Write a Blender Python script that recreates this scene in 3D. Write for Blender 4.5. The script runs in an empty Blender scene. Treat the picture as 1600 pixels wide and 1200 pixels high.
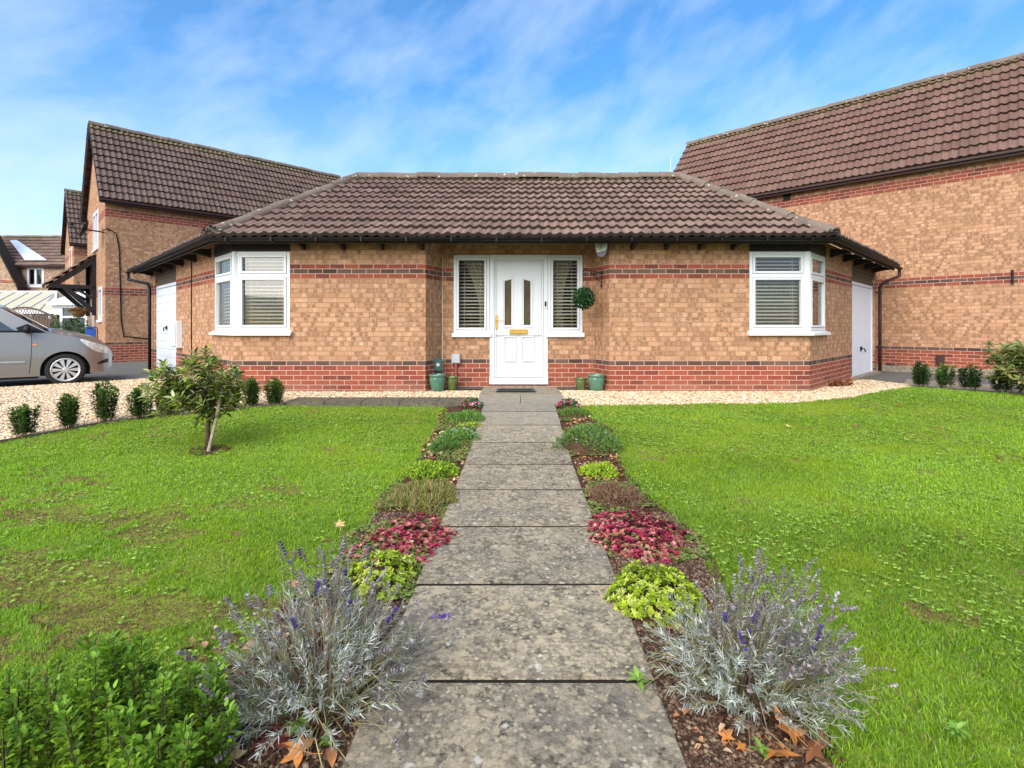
import bpy, bmesh, math, random
import numpy as np
from mathutils import Vector, Matrix

# ---------------------------------------------------------------- camera, sky, sun, exposure
SC = bpy.context.scene
COL = SC.collection
EYE = 1.01
cam_d = bpy.data.cameras.new('camera'); cam = bpy.data.objects.new('camera', cam_d); COL.objects.link(cam)
cam.location = (0, 0, EYE); cam.rotation_euler = (math.radians(90), 0, 0)
cam_d.sensor_width = 36; cam_d.lens = 18.0; cam_d.shift_y = -90/1600
cam_d.clip_start = 0.05; cam_d.clip_end = 3000
SC.camera = cam

SUN_EL, SUN_AZ = 38, 205      # azimuth measured clockwise from +Y: behind the camera, to the left
w = bpy.data.worlds.new('World'); SC.world = w; w.use_nodes = True
wn = w.node_tree; wn.nodes.clear()
def WN(t, **k):
    n = wn.nodes.new(t)
    for a, v in k.items(): setattr(n, a, v)
    return n
out = WN('ShaderNodeOutputWorld'); bg = WN('ShaderNodeBackground'); sky = WN('ShaderNodeTexSky')
sky.sky_type = 'NISHITA'; sky.sun_disc = False
sky.sun_elevation = math.radians(SUN_EL); sky.sun_rotation = math.radians(SUN_AZ)
sky.air_density = 1.0; sky.dust_density = 0.6; sky.ozone_density = 1.6
bg.inputs['Strength'].default_value = 0.105
hs = WN('ShaderNodeHueSaturation'); hs.inputs['Hue'].default_value = 0.500; hs.inputs['Saturation'].default_value = 1.45; hs.inputs['Value'].default_value = 0.80
wn.links.new(sky.outputs[0], hs.inputs['Color'])
tc = WN('ShaderNodeTexCoord'); sep = WN('ShaderNodeSeparateXYZ'); wn.links.new(tc.outputs['Generated'], sep.inputs[0])
def wm(op, a, b=None, c=None):
    n = WN('ShaderNodeMath', operation=op)
    for i, v in enumerate((a, b, c)):
        if v is None: continue
        if isinstance(v, (int, float)): n.inputs[i].default_value = v
        else: wn.links.new(v, n.inputs[i])
    return n.outputs[0]
az = wm('ARCTAN2', sep.outputs[0], sep.outputs[1]); el = wm('ARCSINE', sep.outputs[2])
comb = WN('ShaderNodeCombineXYZ'); wn.links.new(az, comb.inputs[0]); wn.links.new(wm('MULTIPLY', el, 1.25), comb.inputs[1])
mp = WN('ShaderNodeMapping'); wn.links.new(comb.outputs[0], mp.inputs[0]); mp.vector_type = 'TEXTURE'
mp.inputs['Rotation'].default_value = (0, 0, math.radians(36)); mp.inputs['Scale'].default_value = (1.35, 0.75, 1)
nz = WN('ShaderNodeTexNoise'); wn.links.new(mp.outputs[0], nz.inputs['Vector'])
nz.inputs['Scale'].default_value = 7.0; nz.inputs['Detail'].default_value = 8; nz.inputs['Roughness'].default_value = 0.56; nz.inputs['Distortion'].default_value = 0.22
nz2 = WN('ShaderNodeTexNoise'); wn.links.new(comb.outputs[0], nz2.inputs['Vector'])
nz2.inputs['Scale'].default_value = 2.2; nz2.inputs['Detail'].default_value = 5
m1 = wm('ADD', wm('MULTIPLY', nz.outputs[0], 1.0), wm('MULTIPLY', nz2.outputs[0], 0.55))
mr = WN('ShaderNodeMapRange'); wn.links.new(m1, mr.inputs[0]); mr.inputs[1].default_value = 0.65; mr.inputs[2].default_value = 1.08; mr.inputs[3].default_value = 0.10; mr.inputs[4].default_value = 0.50
hz = WN('ShaderNodeMapRange'); wn.links.new(sep.outputs[2], hz.inputs[0]); hz.inputs[1].default_value = 0.0; hz.inputs[2].default_value = 0.42; hz.inputs[3].default_value = 0.50; hz.inputs[4].default_value = 0.0
mask = wm('MINIMUM', wm('ADD', mr.outputs[0], wm('MULTIPLY', hz.outputs[0], 0.85)), 0.92)
mix = WN('ShaderNodeMix', data_type='RGBA'); wn.links.new(mask, mix.inputs[0]); wn.links.new(hs.outputs[0], mix.inputs[6]); mix.inputs[7].default_value = (2.75, 3.2, 3.9, 1)
wn.links.new(mix.outputs[2], bg.inputs['Color']); wn.links.new(bg.outputs[0], out.inputs[0])

sd = bpy.data.lights.new('sun', 'SUN'); sun = bpy.data.objects.new('sun', sd); COL.objects.link(sun)
sd.energy = 2.1; sd.angle = math.radians(70); sd.color = (1.0, 0.94, 0.84)
a, e = math.radians(SUN_AZ), math.radians(SUN_EL)
sdir = Vector((math.sin(a)*math.cos(e), math.cos(a)*math.cos(e), math.sin(e)))
sun.rotation_euler = (-sdir).to_track_quat('-Z', 'Y').to_euler()
SC.render.engine = 'CYCLES'
SC.view_settings.view_transform = 'Standard'; SC.view_settings.look = 'None'
SC.view_settings.exposure = 1.7; SC.view_settings.gamma = 1

random.seed(7)
RNG = np.random.default_rng(11)
R = math.radians
S2 = math.sqrt(.5)

# ---------------------------------------------------------------- ground profile
GK = [(-200, -.27), (0, -.24), (4.6, -.23), (5.4, -.18), (6.3, -.11), (7.0, -.04), (7.6, 0.0), (2000, 0.0)]
_gy = np.array([k[0] for k in GK], float); _gz = np.array([k[1] for k in GK], float)
def g(y): return float(np.interp(y, _gy, _gz))
def G(px, py):
    """point on the sloping ground seen at photo position px, py"""
    z = 6.0
    for _ in range(40): z = 0.5*z + 0.5*(800*(EYE-g(z))/(py-510))
    return ((px-800)/800*z, z)

# ---------------------------------------------------------------- object helpers
def tag(o, label, cat, group=None):
    o['label'] = label; o['category'] = cat
    if group: o['group'] = group
    return o
def thing(name, label, cat, loc=(0, 0, 0), group=None, rotz=0):
    o = bpy.data.objects.new(name, None); COL.objects.link(o); o.empty_display_size = .1
    o.location = loc; o.rotation_euler = (0, 0, rotz)
    return tag(o, label, cat, group)
def top_of(o):
    while o.parent: o = o.parent
    return o
class MB:
    def __init__(s): s.v = []; s.f = []; s.uv = []; s.c = []
    def add(s, verts, faces, uvs=None, col=None):
        b = len(s.v); s.v += [tuple(p) for p in verts]
        for i, f in enumerate(faces):
            s.f.append([b+k for k in f]); s.uv.append(uvs[i] if uvs else None)
        s.c += [col]*len(verts)
        return s
    def box(s, x0, x1, y0, y1, z0, z1, T=None):
        P = [(x, y, z) for z in (z0, z1) for y in (y0, y1) for x in (x0, x1)]
        if T: P = [T(*p) for p in P]
        return s.add(P, [(0, 2, 3, 1), (4, 5, 7, 6), (0, 1, 5, 4), (2, 6, 7, 3), (0, 4, 6, 2), (1, 3, 7, 5)])
    def prism(s, pts, d0, d1, T=None):
        """pts (a, c) outline extruded along b from d0 to d1 -> T(a, b, c)"""
        n = len(pts); P = [(a_, d0, c_) for a_, c_ in pts]+[(a_, d1, c_) for a_, c_ in pts]
        if T: P = [T(*p) for p in P]
        return s.add(P, [tuple(range(n)), tuple(range(2*n-1, n-1, -1))]+[(i, i+n, (i+1) % n+n, (i+1) % n) for i in range(n)])
    def tube(s, path, r, seg=8, cap=True):
        path = [Vector(p) for p in path]; rs = r if isinstance(r, (list, tuple)) else [r]*len(path)
        rings = []; up = Vector((0, 0, 1)); prev = None
        for i, p in enumerate(path):
            t = (path[min(i+1, len(path)-1)]-path[max(i-1, 0)]).normalized()
            if prev is None:
                x = t.cross(up) if abs(t.dot(up)) < .95 else t.cross(Vector((1, 0, 0)))
            else: x = prev-t*prev.dot(t)
            x.normalize(); prev = x; y = t.cross(x)
            rings.append([p+(x*math.cos(2*math.pi*k/seg)+y*math.sin(2*math.pi*k/seg))*rs[i] for k in range(seg)])
        V = [q for ring in rings for q in ring]; F = []
        for i in range(len(path)-1):
            for k in range(seg):
                k2 = (k+1) % seg; F.append((i*seg+k, i*seg+k2, (i+1)*seg+k2, (i+1)*seg+k))
        if cap: F += [tuple(range(seg-1, -1, -1)), tuple(range((len(path)-1)*seg, len(path)*seg))]
        return s.add(V, F)
    def lathe(s, prof, seg=24, c=(0, 0, 0), T=None):
        V = []; F = []
        for r, z in prof:
            for k in range(seg):
                t_ = 2*math.pi*k/seg; p = (c[0]+r*math.cos(t_), c[1]+r*math.sin(t_), c[2]+z)
                V.append(T(*p) if T else p)
        for i in range(len(prof)-1):
            for k in range(seg):
                k2 = (k+1) % seg; F.append((i*seg+k, i*seg+k2, (i+1)*seg+k2, (i+1)*seg+k))
        return s.add(V, F)
def obj(name, mb, mat, parent=None, smooth=False, bevel=0, kind=None, auto=None):
    me = bpy.data.meshes.new(name); off = Vector((0, 0, 0))
    if parent is not None: off = top_of(parent).location
    me.from_pydata([(p[0]-off.x, p[1]-off.y, p[2]-off.z) for p in mb.v], [], mb.f)
    if any(u is not None for u in mb.uv):
        L = me.uv_layers.new(name='UVMap'); k = 0; buf = []
        for f, u in zip(mb.f, mb.uv):
            buf += [c for q in (u if u is not None else [(0, 0)]*len(f)) for c in q]
        L.data.foreach_set('uv', buf)
    if any(c is not None for c in mb.c):
        A = me.color_attributes.new('Col', 'FLOAT_COLOR', 'POINT')
        A.data.foreach_set('color', [q for c in mb.c for q in (*(c or (1, 1, 1)), 1)])
    me.validate()
    if bevel:
        bm = bmesh.new(); bm.from_mesh(me)
        es = [e_ for e_ in bm.edges if len(e_.link_faces) == 2 and e_.calc_face_angle(0) > .6]
        bmesh.ops.bevel(bm, geom=es, offset=bevel, segments=2, affect='EDGES', clamp_overlap=True); bm.to_mesh(me); bm.free()
    if mat: me.materials.append(mat)
    if smooth: me.polygons.foreach_set('use_smooth', [True]*len(me.polygons))
    if auto is not None:
        me.polygons.foreach_set('use_smooth', [True]*len(me.polygons)); me.set_sharp_from_angle(angle=auto)
    o = bpy.data.objects.new(name, me); COL.objects.link(o)
    if parent is not None: o.parent = parent
    if kind: o['kind'] = kind
    return o
def npobj(name, V, F, C, mat, parent=None, kind=None, smooth=False):
    """fast mesh: V (n,3) array, F list of (m,k) index arrays, C (n,3) vertex colours"""
    me = bpy.data.meshes.new(name)
    if parent is not None:
        o_ = top_of(parent).location; V = V-np.array([o_.x, o_.y, o_.z])
    me.vertices.add(len(V)); me.vertices.foreach_set('co', np.ascontiguousarray(V, dtype=np.float32).ravel())
    tot = np.concatenate([np.full(len(f), f.shape[1]) for f in F]); loops = np.concatenate([f.ravel() for f in F])
    me.loops.add(len(loops)); me.loops.foreach_set('vertex_index', loops.astype(np.int32))
    me.polygons.add(len(tot)); st = np.concatenate([[0], np.cumsum(tot)[:-1]])
    me.polygons.foreach_set('loop_start', st.astype(np.int32))
    me.update(calc_edges=True)
    if C is not None:
        A = me.color_attributes.new('Col', 'FLOAT_COLOR', 'POINT')
        A.data.foreach_set('color', np.concatenate([C, np.ones((len(C), 1))], 1).astype(np.float32).ravel())
    if smooth: me.polygons.foreach_set('use_smooth', np.ones(len(tot), bool))
    me.materials.append(mat)
    o = bpy.data.objects.new(name, me); COL.objects.link(o)
    if parent is not None: o.parent = parent
    if kind: o['kind'] = kind
    return o
def copy_tree(o, parent=None):
    c = o.copy(); COL.objects.link(c); c.parent = parent
    for ch in list(o.children): copy_tree(ch, c)
    return c
def vnoise(x, y, seed=0):
    xi = np.floor(x).astype(int); yi = np.floor(y).astype(int); fx = x-xi; fy = y-yi
    def h(a_, b_):
        n = (a_*374761393+b_*668265263+seed*982451653) & 0x7fffffff
        n = ((n ^ (n >> 13))*1274126177) & 0x7fffffff
        return (n ^ (n >> 16)) % 10007/10007.
    u = fx*fx*(3-2*fx); v_ = fy*fy*(3-2*fy)
    return (h(xi, yi)*(1-u)+h(xi+1, yi)*u)*(1-v_)+(h(xi, yi+1)*(1-u)+h(xi+1, yi+1)*u)*v_
def inpoly(x, y, poly):
    r = np.zeros(len(x), bool); n = len(poly)
    for i in range(n):
        x0, y0 = poly[i]; x1, y1 = poly[(i+1) % n]
        if y0 == y1: continue
        c = ((y0 > y) != (y1 > y)) & (x < (x1-x0)*(y-y0)/(y1-y0)+x0); r ^= c
    return r

# ---------------------------------------------------------------- materials
class Mt:
    def __init__(s, name, rough=.8, spec=.3, metal=0):
        s.m = bpy.data.materials.new(name); s.m.use_nodes = True; s.t = s.m.node_tree
        s.b = s.t.nodes['Principled BSDF']; s.b.inputs['Roughness'].default_value = rough
        s.b.inputs['Specular IOR Level'].default_value = spec; s.b.inputs['Metallic'].default_value = metal
    def n(s, typ, props=None, **inp):
        nd = s.t.nodes.new(typ)
        for k, v in (props or {}).items(): setattr(nd, k, v)
        for k, v in inp.items():
            key = int(k[1:]) if k[0] == '_' else k.replace('_', ' ')
            s.set(nd.inputs[key], v)
        return nd
    def set(s, sock, v):
        if hasattr(v, 'is_linked') or hasattr(v, 'links'): s.t.links.new(v, sock)
        elif isinstance(v, (tuple, list)) and len(v) == 3 and sock.type == 'RGBA': sock.default_value = (*v, 1)
        else: sock.default_value = v
    def math(s, op, a_, b_=None, c_=None, clamp=False):
        nd = s.t.nodes.new('ShaderNodeMath'); nd.operation = op; nd.use_clamp = clamp
        for i, v in enumerate((a_, b_, c_)):
            if v is not None: s.set(nd.inputs[i], v)
        return nd.outputs[0]
    def mix(s, fac, a_, b_, blend='MIX'):
        nd = s.t.nodes.new('ShaderNodeMix'); nd.data_type = 'RGBA'; nd.blend_type = blend
        s.set(nd.inputs[0], fac); s.set(nd.inputs[6], a_); s.set(nd.inputs[7], b_); return nd.outputs[2]
    def ramp(s, fac, stops, interp='LINEAR'):
        nd = s.t.nodes.new('ShaderNodeValToRGB'); cr = nd.color_ramp; cr.interpolation = interp
        while len(cr.elements) < len(stops): cr.elements.new(.5)
        for e_, (p, c) in zip(cr.elements, stops): e_.position = p; e_.color = (*c, 1) if len(c) == 3 else c
        s.set(nd.inputs[0], fac); return nd.outputs[0]
    def step(s, v, lo, hi, a_=0., b_=1.):
        nd = s.t.nodes.new('ShaderNodeMapRange'); s.set(nd.inputs[0], v)
        for i, q in enumerate((lo, hi, a_, b_)): nd.inputs[i+1].default_value = q
        return nd.outputs[0]
    def noise(s, scale, detail=4, rough=.55, vec=None, dist=0):
        nd = s.n('ShaderNodeTexNoise', Scale=scale, Detail=detail, Roughness=rough, Distortion=dist)
        s.t.links.new(vec or s.pos(), nd.inputs['Vector']); return nd.outputs[0]
    def pos(s):
        if not hasattr(s, '_p'): s._p = s.t.nodes.new('ShaderNodeTexCoord').outputs['Object']
        return s._p
    def attr(s, nm='Col'):
        nd = s.t.nodes.new('ShaderNodeAttribute'); nd.attribute_name = nm; return nd.outputs['Color']
    def base(s, v): s.set(s.b.inputs['Base Color'], v); return s
    def rough(s, v): s.set(s.b.inputs['Roughness'], v); return s
    def bump(s, h, strength=.5, dist=.01):
        nd = s.n('ShaderNodeBump', Strength=strength, Distance=dist); s.set(nd.inputs['Height'], h)
        s.t.links.new(nd.outputs[0], s.b.inputs['Normal']); return s
def plain(name, col, rough=.5, spec=.4, metal=0, var=.12, scale=12):
    m = Mt(name, rough, spec, metal)
    n1 = m.noise(scale, 5); lo = tuple(c*(1-var) for c in col); hi = tuple(min(1, c*(1+var)) for c in col)
    m.base(m.ramp(n1, [(.3, lo), (.7, hi)])); return m.m

def brick_mat(name, plinth_row, bands, buff=((.35, .185, .102), (.41, .222, .126), (.47, .265, .156), (.38, .198, .108)), tone=1.0):
    m = Mt(name, .9, .15)
    uvn = m.n('ShaderNodeUVMap'); uv = uvn.outputs[0]
    sx = m.n('ShaderNodeSeparateXYZ', _0=uv)
    # slightly wandering joints
    wob = m.n('ShaderNodeTexNoise', Scale=9.0, Detail=2.0); m.t.links.new(uv, wob.inputs['Vector'])
    wv = m.n('ShaderNodeVectorMath', {'operation': 'MULTIPLY_ADD'}); m.t.links.new(wob.outputs[1], wv.inputs[0]); wv.inputs[1].default_value = (.006, .006, 0)
    m.t.links.new(uv, wv.inputs[2])
    def brick(bw, ms, smooth=.15):
        nd = m.n('ShaderNodeTexBrick', Color1=(0, 0, 0), Color2=(1, 1, 1), Mortar=(.5, .5, .5), Scale=1.0)
        nd.inputs['Mortar Size'].default_value = ms; nd.inputs['Mortar Smooth'].default_value = smooth
        nd.inputs['Brick Width'].default_value = bw; nd.inputs['Row Height'].default_value = .075
        m.t.links.new(wv.outputs[0], nd.inputs['Vector']); return nd
    b1 = brick(.225, .0055); b2 = brick(.075, .011, .9)
    mort = b1.outputs['Fac']; rnd = b1.outputs['Color']; rnd2 = b2.outputs['Color']
    row = m.math('FLOOR', m.math('DIVIDE', sx.outputs[1], .075))
    nA = m.n('ShaderNodeTexNoise', Scale=26.0, Detail=5.0, Roughness=.65); m.t.links.new(uv, nA.inputs['Vector'])
    nB = m.n('ShaderNodeTexNoise', Scale=1.3, Detail=3.0); m.t.links.new(uv, nB.inputs['Vector'])
    bc = m.ramp(rnd, [(0, buff[0]), (.3, buff[1]), (.62, buff[2]), (.82, buff[3]), (1, buff[1])])
    # dark kiln marks on many bricks, in patches
    spot = m.math('MULTIPLY', m.math('MULTIPLY', m.step(rnd2, .50, .56), m.math('SUBTRACT', 1.0, b2.outputs['Fac'])), m.step(nA.outputs[0], .40, .54))
    rg = m.math('MULTIPLY', spot, m.step(nB.outputs[0], .30, .58, .6, 1.0))
    bc = m.mix(rg, bc, (.150, .074, .040))
    lite = m.math('MULTIPLY', m.step(rnd2, .18, .10), m.step(nA.outputs[0], .45, .6, 0, .55))
    bc = m.mix(lite, bc, (.66, .43, .26))
    bc = m.mix(m.step(nA.outputs[0], .35, .75, 0, .35), bc, (.56, .31, .165))
    mortc = (.30, .185, .115)
    red = m.ramp(rnd, [(0, (.19, .048, .030)), (.35, (.29, .078, .045)), (.65, (.24, .058, .036)), (.85, (.12, .036, .028)), (1, (.32, .092, .055))])
    red = m.mix(m.step(nA.outputs[0], .45, .7, 0, .45), red, (.36, .12, .07))
    dark = m.ramp(rnd, [(0, (.055, .036, .032)), (.5, (.105, .064, .052)), (1, (.15, .085, .065))])
    def eqrow(k): return m.math('COMPARE', row, float(k), .25)
    isr = m.math('LESS_THAN', row, plinth_row-.5); isd = eqrow(plinth_row)
    for k, kind in bands:
        if kind == 'r': isr = m.math('MAXIMUM', isr, eqrow(k))
        else: isd = m.math('MAXIMUM', isd, eqrow(k))
    c = m.mix(isr, bc, red); c = m.mix(isd, c, dark)
    mc = m.mix(m.math('MAXIMUM', isr, isd), mortc, (.52, .33, .24))
    c = m.mix(mort, c, mc)
    # weathering just above the ground and a little damp green
    dirt = m.math('MULTIPLY', m.step(sx.outputs[1], .22, .03), m.step(nB.outputs[0], .35, .65))
    c = m.mix(m.math('MULTIPLY', dirt, .55), c, (.30, .21, .15))
    c = m.mix(1.0, c, m.ramp(nB.outputs[0], [(.3, (.90*tone,)*3), (.7, (1.0*tone,)*3)]), 'MULTIPLY')
    m.base(c)
    hgt = m.math('ADD', m.math('MULTIPLY', mort, -1.0), m.math('MULTIPLY', nA.outputs[0], .45))
    m.bump(hgt, .7, .008); return m.m

def tile_mat(name, cols, lichen=.5, moss=0.0, ztop=None):
    m = Mt(name, .85, .25); at = m.attr(); sep_ = m.n('ShaderNodeSeparateColor', _0=at)
    rnd, sl = sep_.outputs[0], sep_.outputs[1]      # r = tile tint, g = height up the slope 0..1, b = place up one tile
    n1 = m.noise(4.0, 6, .65); n2 = m.noise(38, 5, .7); n3 = m.noise(13, 3)
    c = m.ramp(rnd, [(0, cols[0]), (.5, cols[1]), (1, cols[2])])
    c = m.mix(m.step(n2, .42, .62, 0, .55), c, tuple(q*1.45 for q in cols[1]))
    c = m.mix(m.step(n1, .5, .7, 0, .35), c, tuple(q*.75 for q in cols[0]))
    c = m.mix(m.step(sep_.outputs[2], .335, .26, 0, .9), c, tuple(q*.22 for q in cols[0]))  # shade line under each course, painted dark onto the tile lip
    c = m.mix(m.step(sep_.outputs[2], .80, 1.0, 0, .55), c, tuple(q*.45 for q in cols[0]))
    vo = m.n('ShaderNodeTexVoronoi', Scale=9.0); m.t.links.new(m.pos(), vo.inputs['Vector'])
    sp = m.math('LESS_THAN', m.math('ADD', vo.outputs['Distance'], m.math('MULTIPLY', n2, .25)), m.math('ADD', .02+.28*lichen, m.math('MULTIPLY', n1, .12)))
    c = m.mix(m.math('MULTIPLY', sp, m.step(n3, .5, .58)), c, (.42, .38, .30))
    if moss:
        mo = m.math('MULTIPLY', m.step(sl, .88, 1.0), m.step(n3, .40, .6)); c = m.mix(m.math('MULTIPLY', mo, moss), c, (.17, .17, .045))
    m.base(c); m.bump(n2, .5, .004); return m.m

def leaf_mat(name, rough=.45, trans=.35, spec=.4):
    m = Mt(name, rough, spec); c = m.attr(); m.base(c)
    tr = m.n('ShaderNodeBsdfTranslucent'); m.t.links.new(c, tr.inputs['Color'])
    ms = m.n('ShaderNodeMixShader'); ms.inputs[0].default_value = trans
    o_ = m.t.nodes['Material Output']; m.t.links.new(m.b.outputs[0], ms.inputs[1]); m.t.links.new(tr.outputs[0], ms.inputs[2]); m.t.links.new(ms.outputs[0], o_.inputs[0])
    return m.m
def glass_mat(name, tint=(.75, .8, .78), base=.05, refl=(1, 1, 1)):
    m = Mt(name); nt = m.t; nt.nodes.remove(m.b)
    tr = m.n('ShaderNodeBsdfTransparent', Color=tint); gl = m.n('ShaderNodeBsdfGlossy', Color=refl, Roughness=.015)
    lw = m.n('ShaderNodeFresnel', IOR=1.5); f = m.math('ADD', m.math('MULTIPLY', lw.outputs[0], 1.0), base, clamp=True)
    ms = m.n('ShaderNodeMixShader'); m.set(ms.inputs[0], f); nt.links.new(tr.outputs[0], ms.inputs[1]); nt.links.new(gl.outputs[0], ms.inputs[2])
    nt.links.new(ms.outputs[0], nt.nodes['Material Output'].inputs[0]); return m.m

M = {}
M['brick'] = brick_mat('buff_brick_bungalow', 6, [(24, 'r'), (25, 'd'), (26, 'r')])
M['brick2'] = brick_mat('buff_brick_house', 7, [(26, 'r'), (27, 'd'), (28, 'r'), (56, 'r'), (57, 'r'), (58, 'r')])
M['brick3'] = brick_mat('grey_buff_brick', 3, [(46, 'r'), (47, 'r')], buff=((.30, .22, .15), (.42, .32, .23), (.46, .36, .26), (.36, .27, .19)))
M['lintel'] = plain('weathered_timber_shaded_brick', (.10, .07, .05), .8, .2)
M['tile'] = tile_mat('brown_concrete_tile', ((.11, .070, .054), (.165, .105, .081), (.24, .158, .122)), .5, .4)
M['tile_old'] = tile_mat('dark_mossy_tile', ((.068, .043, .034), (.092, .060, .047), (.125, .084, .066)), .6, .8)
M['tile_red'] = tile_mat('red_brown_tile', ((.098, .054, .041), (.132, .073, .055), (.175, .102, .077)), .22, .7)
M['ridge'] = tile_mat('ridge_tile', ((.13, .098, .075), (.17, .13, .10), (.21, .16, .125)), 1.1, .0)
M['black'] = plain('black_plastic', (.006, .0055, .006), .5, .22, var=.3)
M['blackwood'] = plain('black_stained_timber', (.018, .014, .014), .6, .3, var=.3)
M['brownplastic'] = plain('brown_plastic', (.045, .019, .015), .5, .25, var=.2)
M['soffit'] = plain('dark_soffit', (.03, .022, .02), .7, .3, var=.3)
M['upvc'] = plain('white_upvc', (.64, .65, .655), .30, .5, var=.02, scale=3)
M['garage'] = plain('white_garage_paint', (.62, .65, .70), .35, .5, var=.03, scale=3)
M['blind'] = plain('cream_blind', (.62, .58, .48), .5, .4, var=.05)
M['curtain'] = plain('cream_curtain', (.55, .50, .40), .9, .1, var=.05)
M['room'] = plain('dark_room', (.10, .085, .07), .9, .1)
M['glass'] = glass_mat('window_glass', (.90, .92, .88), .035)
M['bronzeglass'] = plain('obscured_glass', (.085, .066, .034), .18, .6, var=.35, scale=5)
M['gold'] = plain('brass', (.62, .36, .07), .35, .5, .35, var=.1)
M['steel'] = plain('grey_metal', (.45, .46, .48), .4, .5, .6, var=.1)

# ================================================================ BUILDINGS
def frame(p0, p1):
    p0 = Vector((*p0, 0)); p1 = Vector((*p1, 0)); d = (p1-p0).normalized(); n = Vector((d.y, -d.x, 0))
    T = lambda s, o, z: (p0.x+d.x*s+n.x*o, p0.y+d.y*s+n.y*o, z)
    return T, (p1-p0).length, d, n
def wall(mb, T, L, z0, z1, holes=(), u0=0, voff=.045, reveal=.09, s_start=0):
    xs = sorted({s_start, L, *[h[0] for h in holes], *[h[1] for h in holes]}); zs = sorted({z0, z1, *[h[2] for h in holes], *[h[3] for h in holes]})
    for a_, b_ in zip(xs, xs[1:]):
        for c, d_ in zip(zs, zs[1:]):
            if any(h[0]-1e-6 <= a_ and b_ <= h[1]+1e-6 and h[2]-1e-6 <= c and d_ <= h[3]+1e-6 for h in holes): continue
            mb.add([T(a_, 0, c), T(b_, 0, c), T(b_, 0, d_), T(a_, 0, d_)], [(0, 1, 2, 3)], [[(u0+a_, c+voff), (u0+b_, c+voff), (u0+b_, d_+voff), (u0+a_, d_+voff)]])
    for h in holes:
        a_, b_, c, d_ = h
        for q0, q1, k0, k1 in (((a_, 0, c), (a_, 0, d_), u0+a_, u0+a_), ((b_, 0, d_), (b_, 0, c), u0+b_, u0+b_), ((a_, 0, d_), (b_, 0, d_), u0+a_, u0+b_), ((b_, 0, c), (a_, 0, c), u0+b_, u0+a_)):
            mb.add([T(*q0), T(*q1), T(q1[0], -reveal, q1[2]), T(q0[0], -reveal, q0[2])], [(0, 1, 2, 3)],
                   [[(k0, q0[2]+voff), (k1, q1[2]+voff), (k1+.09*(k0 == k1), q1[2]+voff), (k0+.09*(k0 == k1), q0[2]+voff)]])
def sweep(mb, pts, prof, cap=True):
    pts = [Vector((*p, 0)) for p in pts]; n = len(prof); V = []; F = []
    for i, p in enumerate(pts):
        ns = []
        if i > 0: d = (p-pts[i-1]).normalized(); ns.append(Vector((d.y, -d.x, 0)))
        if i < len(pts)-1: d = (pts[i+1]-p).normalized(); ns.append(Vector((d.y, -d.x, 0)))
        m_ = ns[0] if len(ns) == 1 else (ns[0]+ns[1])/(1+ns[0].dot(ns[1]))
        V += [(p.x+m_.x*o, p.y+m_.y*o, z) for o, z in prof]
    for i in range(len(pts)-1):
        for k in range(n): k2 = (k+1) % n; F.append((i*n+k, (i+1)*n+k, (i+1)*n+k2, i*n+k2))
    if cap: F += [tuple(range(n)), tuple(range(len(V)-1, len(V)-n-1, -1))]
    return mb.add(V, F)
def tiles(name, O, u, s, W, L, mat, parent, clips=(), gauge=.335, roll=.15, amp=.031, dx=.025, lap=.056, seed=0):
    O, u, s = Vector(O), Vector(u).normalized(), Vector(s).normalized(); nrm = u.cross(s).normalized()
    if nrm.z < 0: nrm = -nrm
    rg = np.random.default_rng(seed+5); rows = int(math.ceil(L/gauge)); xs = np.arange(0, W+dx, dx); nx = len(xs)
    ph = (xs/roll) % 1.0; prof = amp*np.clip(np.sin(np.pi*np.clip((ph-.05)/.62, 0, 1))**1.1, 0, 1)
    V = []; C = []; F = []; base = 0
    O_, u_, s_, n_ = (np.array(q[:]) for q in (O, u, s, nrm)); tid = (xs/(roll*2)).astype(int)
    sag = .008*np.sin(xs*.9+seed)
    for r in range(rows):
        t0 = r*gauge-.03; t1 = min((r+1)*gauge+.01, L)
        jr = rg.normal(0, 1, tid.max()+2); js = rg.normal(0, 1, tid.max()+2); jc = rg.random(tid.max()+2)
        lift = jr[tid]*.0035; slip = js[tid]*.006
        for k, (t, h) in enumerate(((t0, -.006), (t0, lap), ((t0+t1)/2, lap*.55), (t1, lap*.12))):
            hh = (prof*(.75 if k == 0 else 1)+h+lift+sag); tt = t+slip
            P = O_+np.outer(xs, u_)+np.outer(tt, s_)+np.outer(hh, n_)
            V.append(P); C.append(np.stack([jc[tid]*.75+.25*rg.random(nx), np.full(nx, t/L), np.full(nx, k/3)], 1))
        for k in range(3):
            i = base+k*nx+np.arange(nx-1); F.append(np.stack([i, i+1, i+1+nx, i+nx], 1))
        base += 4*nx
    V = np.concatenate(V); C = np.concatenate(C); F = np.concatenate(F)
    o = npobj(name, V, [F], C, mat, parent, smooth=True)
    if clips:
        off = top_of(parent).location; bm = bmesh.new(); bm.from_mesh(o.data)
        for co, no in clips:
            bmesh.ops.bisect_plane(bm, geom=bm.verts[:]+bm.edges[:]+bm.faces[:], plane_co=Vector(co)-off, plane_no=Vector(no), clear_outer=True)
        bm.to_mesh(o.data); bm.free()
    o.data.set_sharp_from_angle(angle=R(35)); return o
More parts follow.
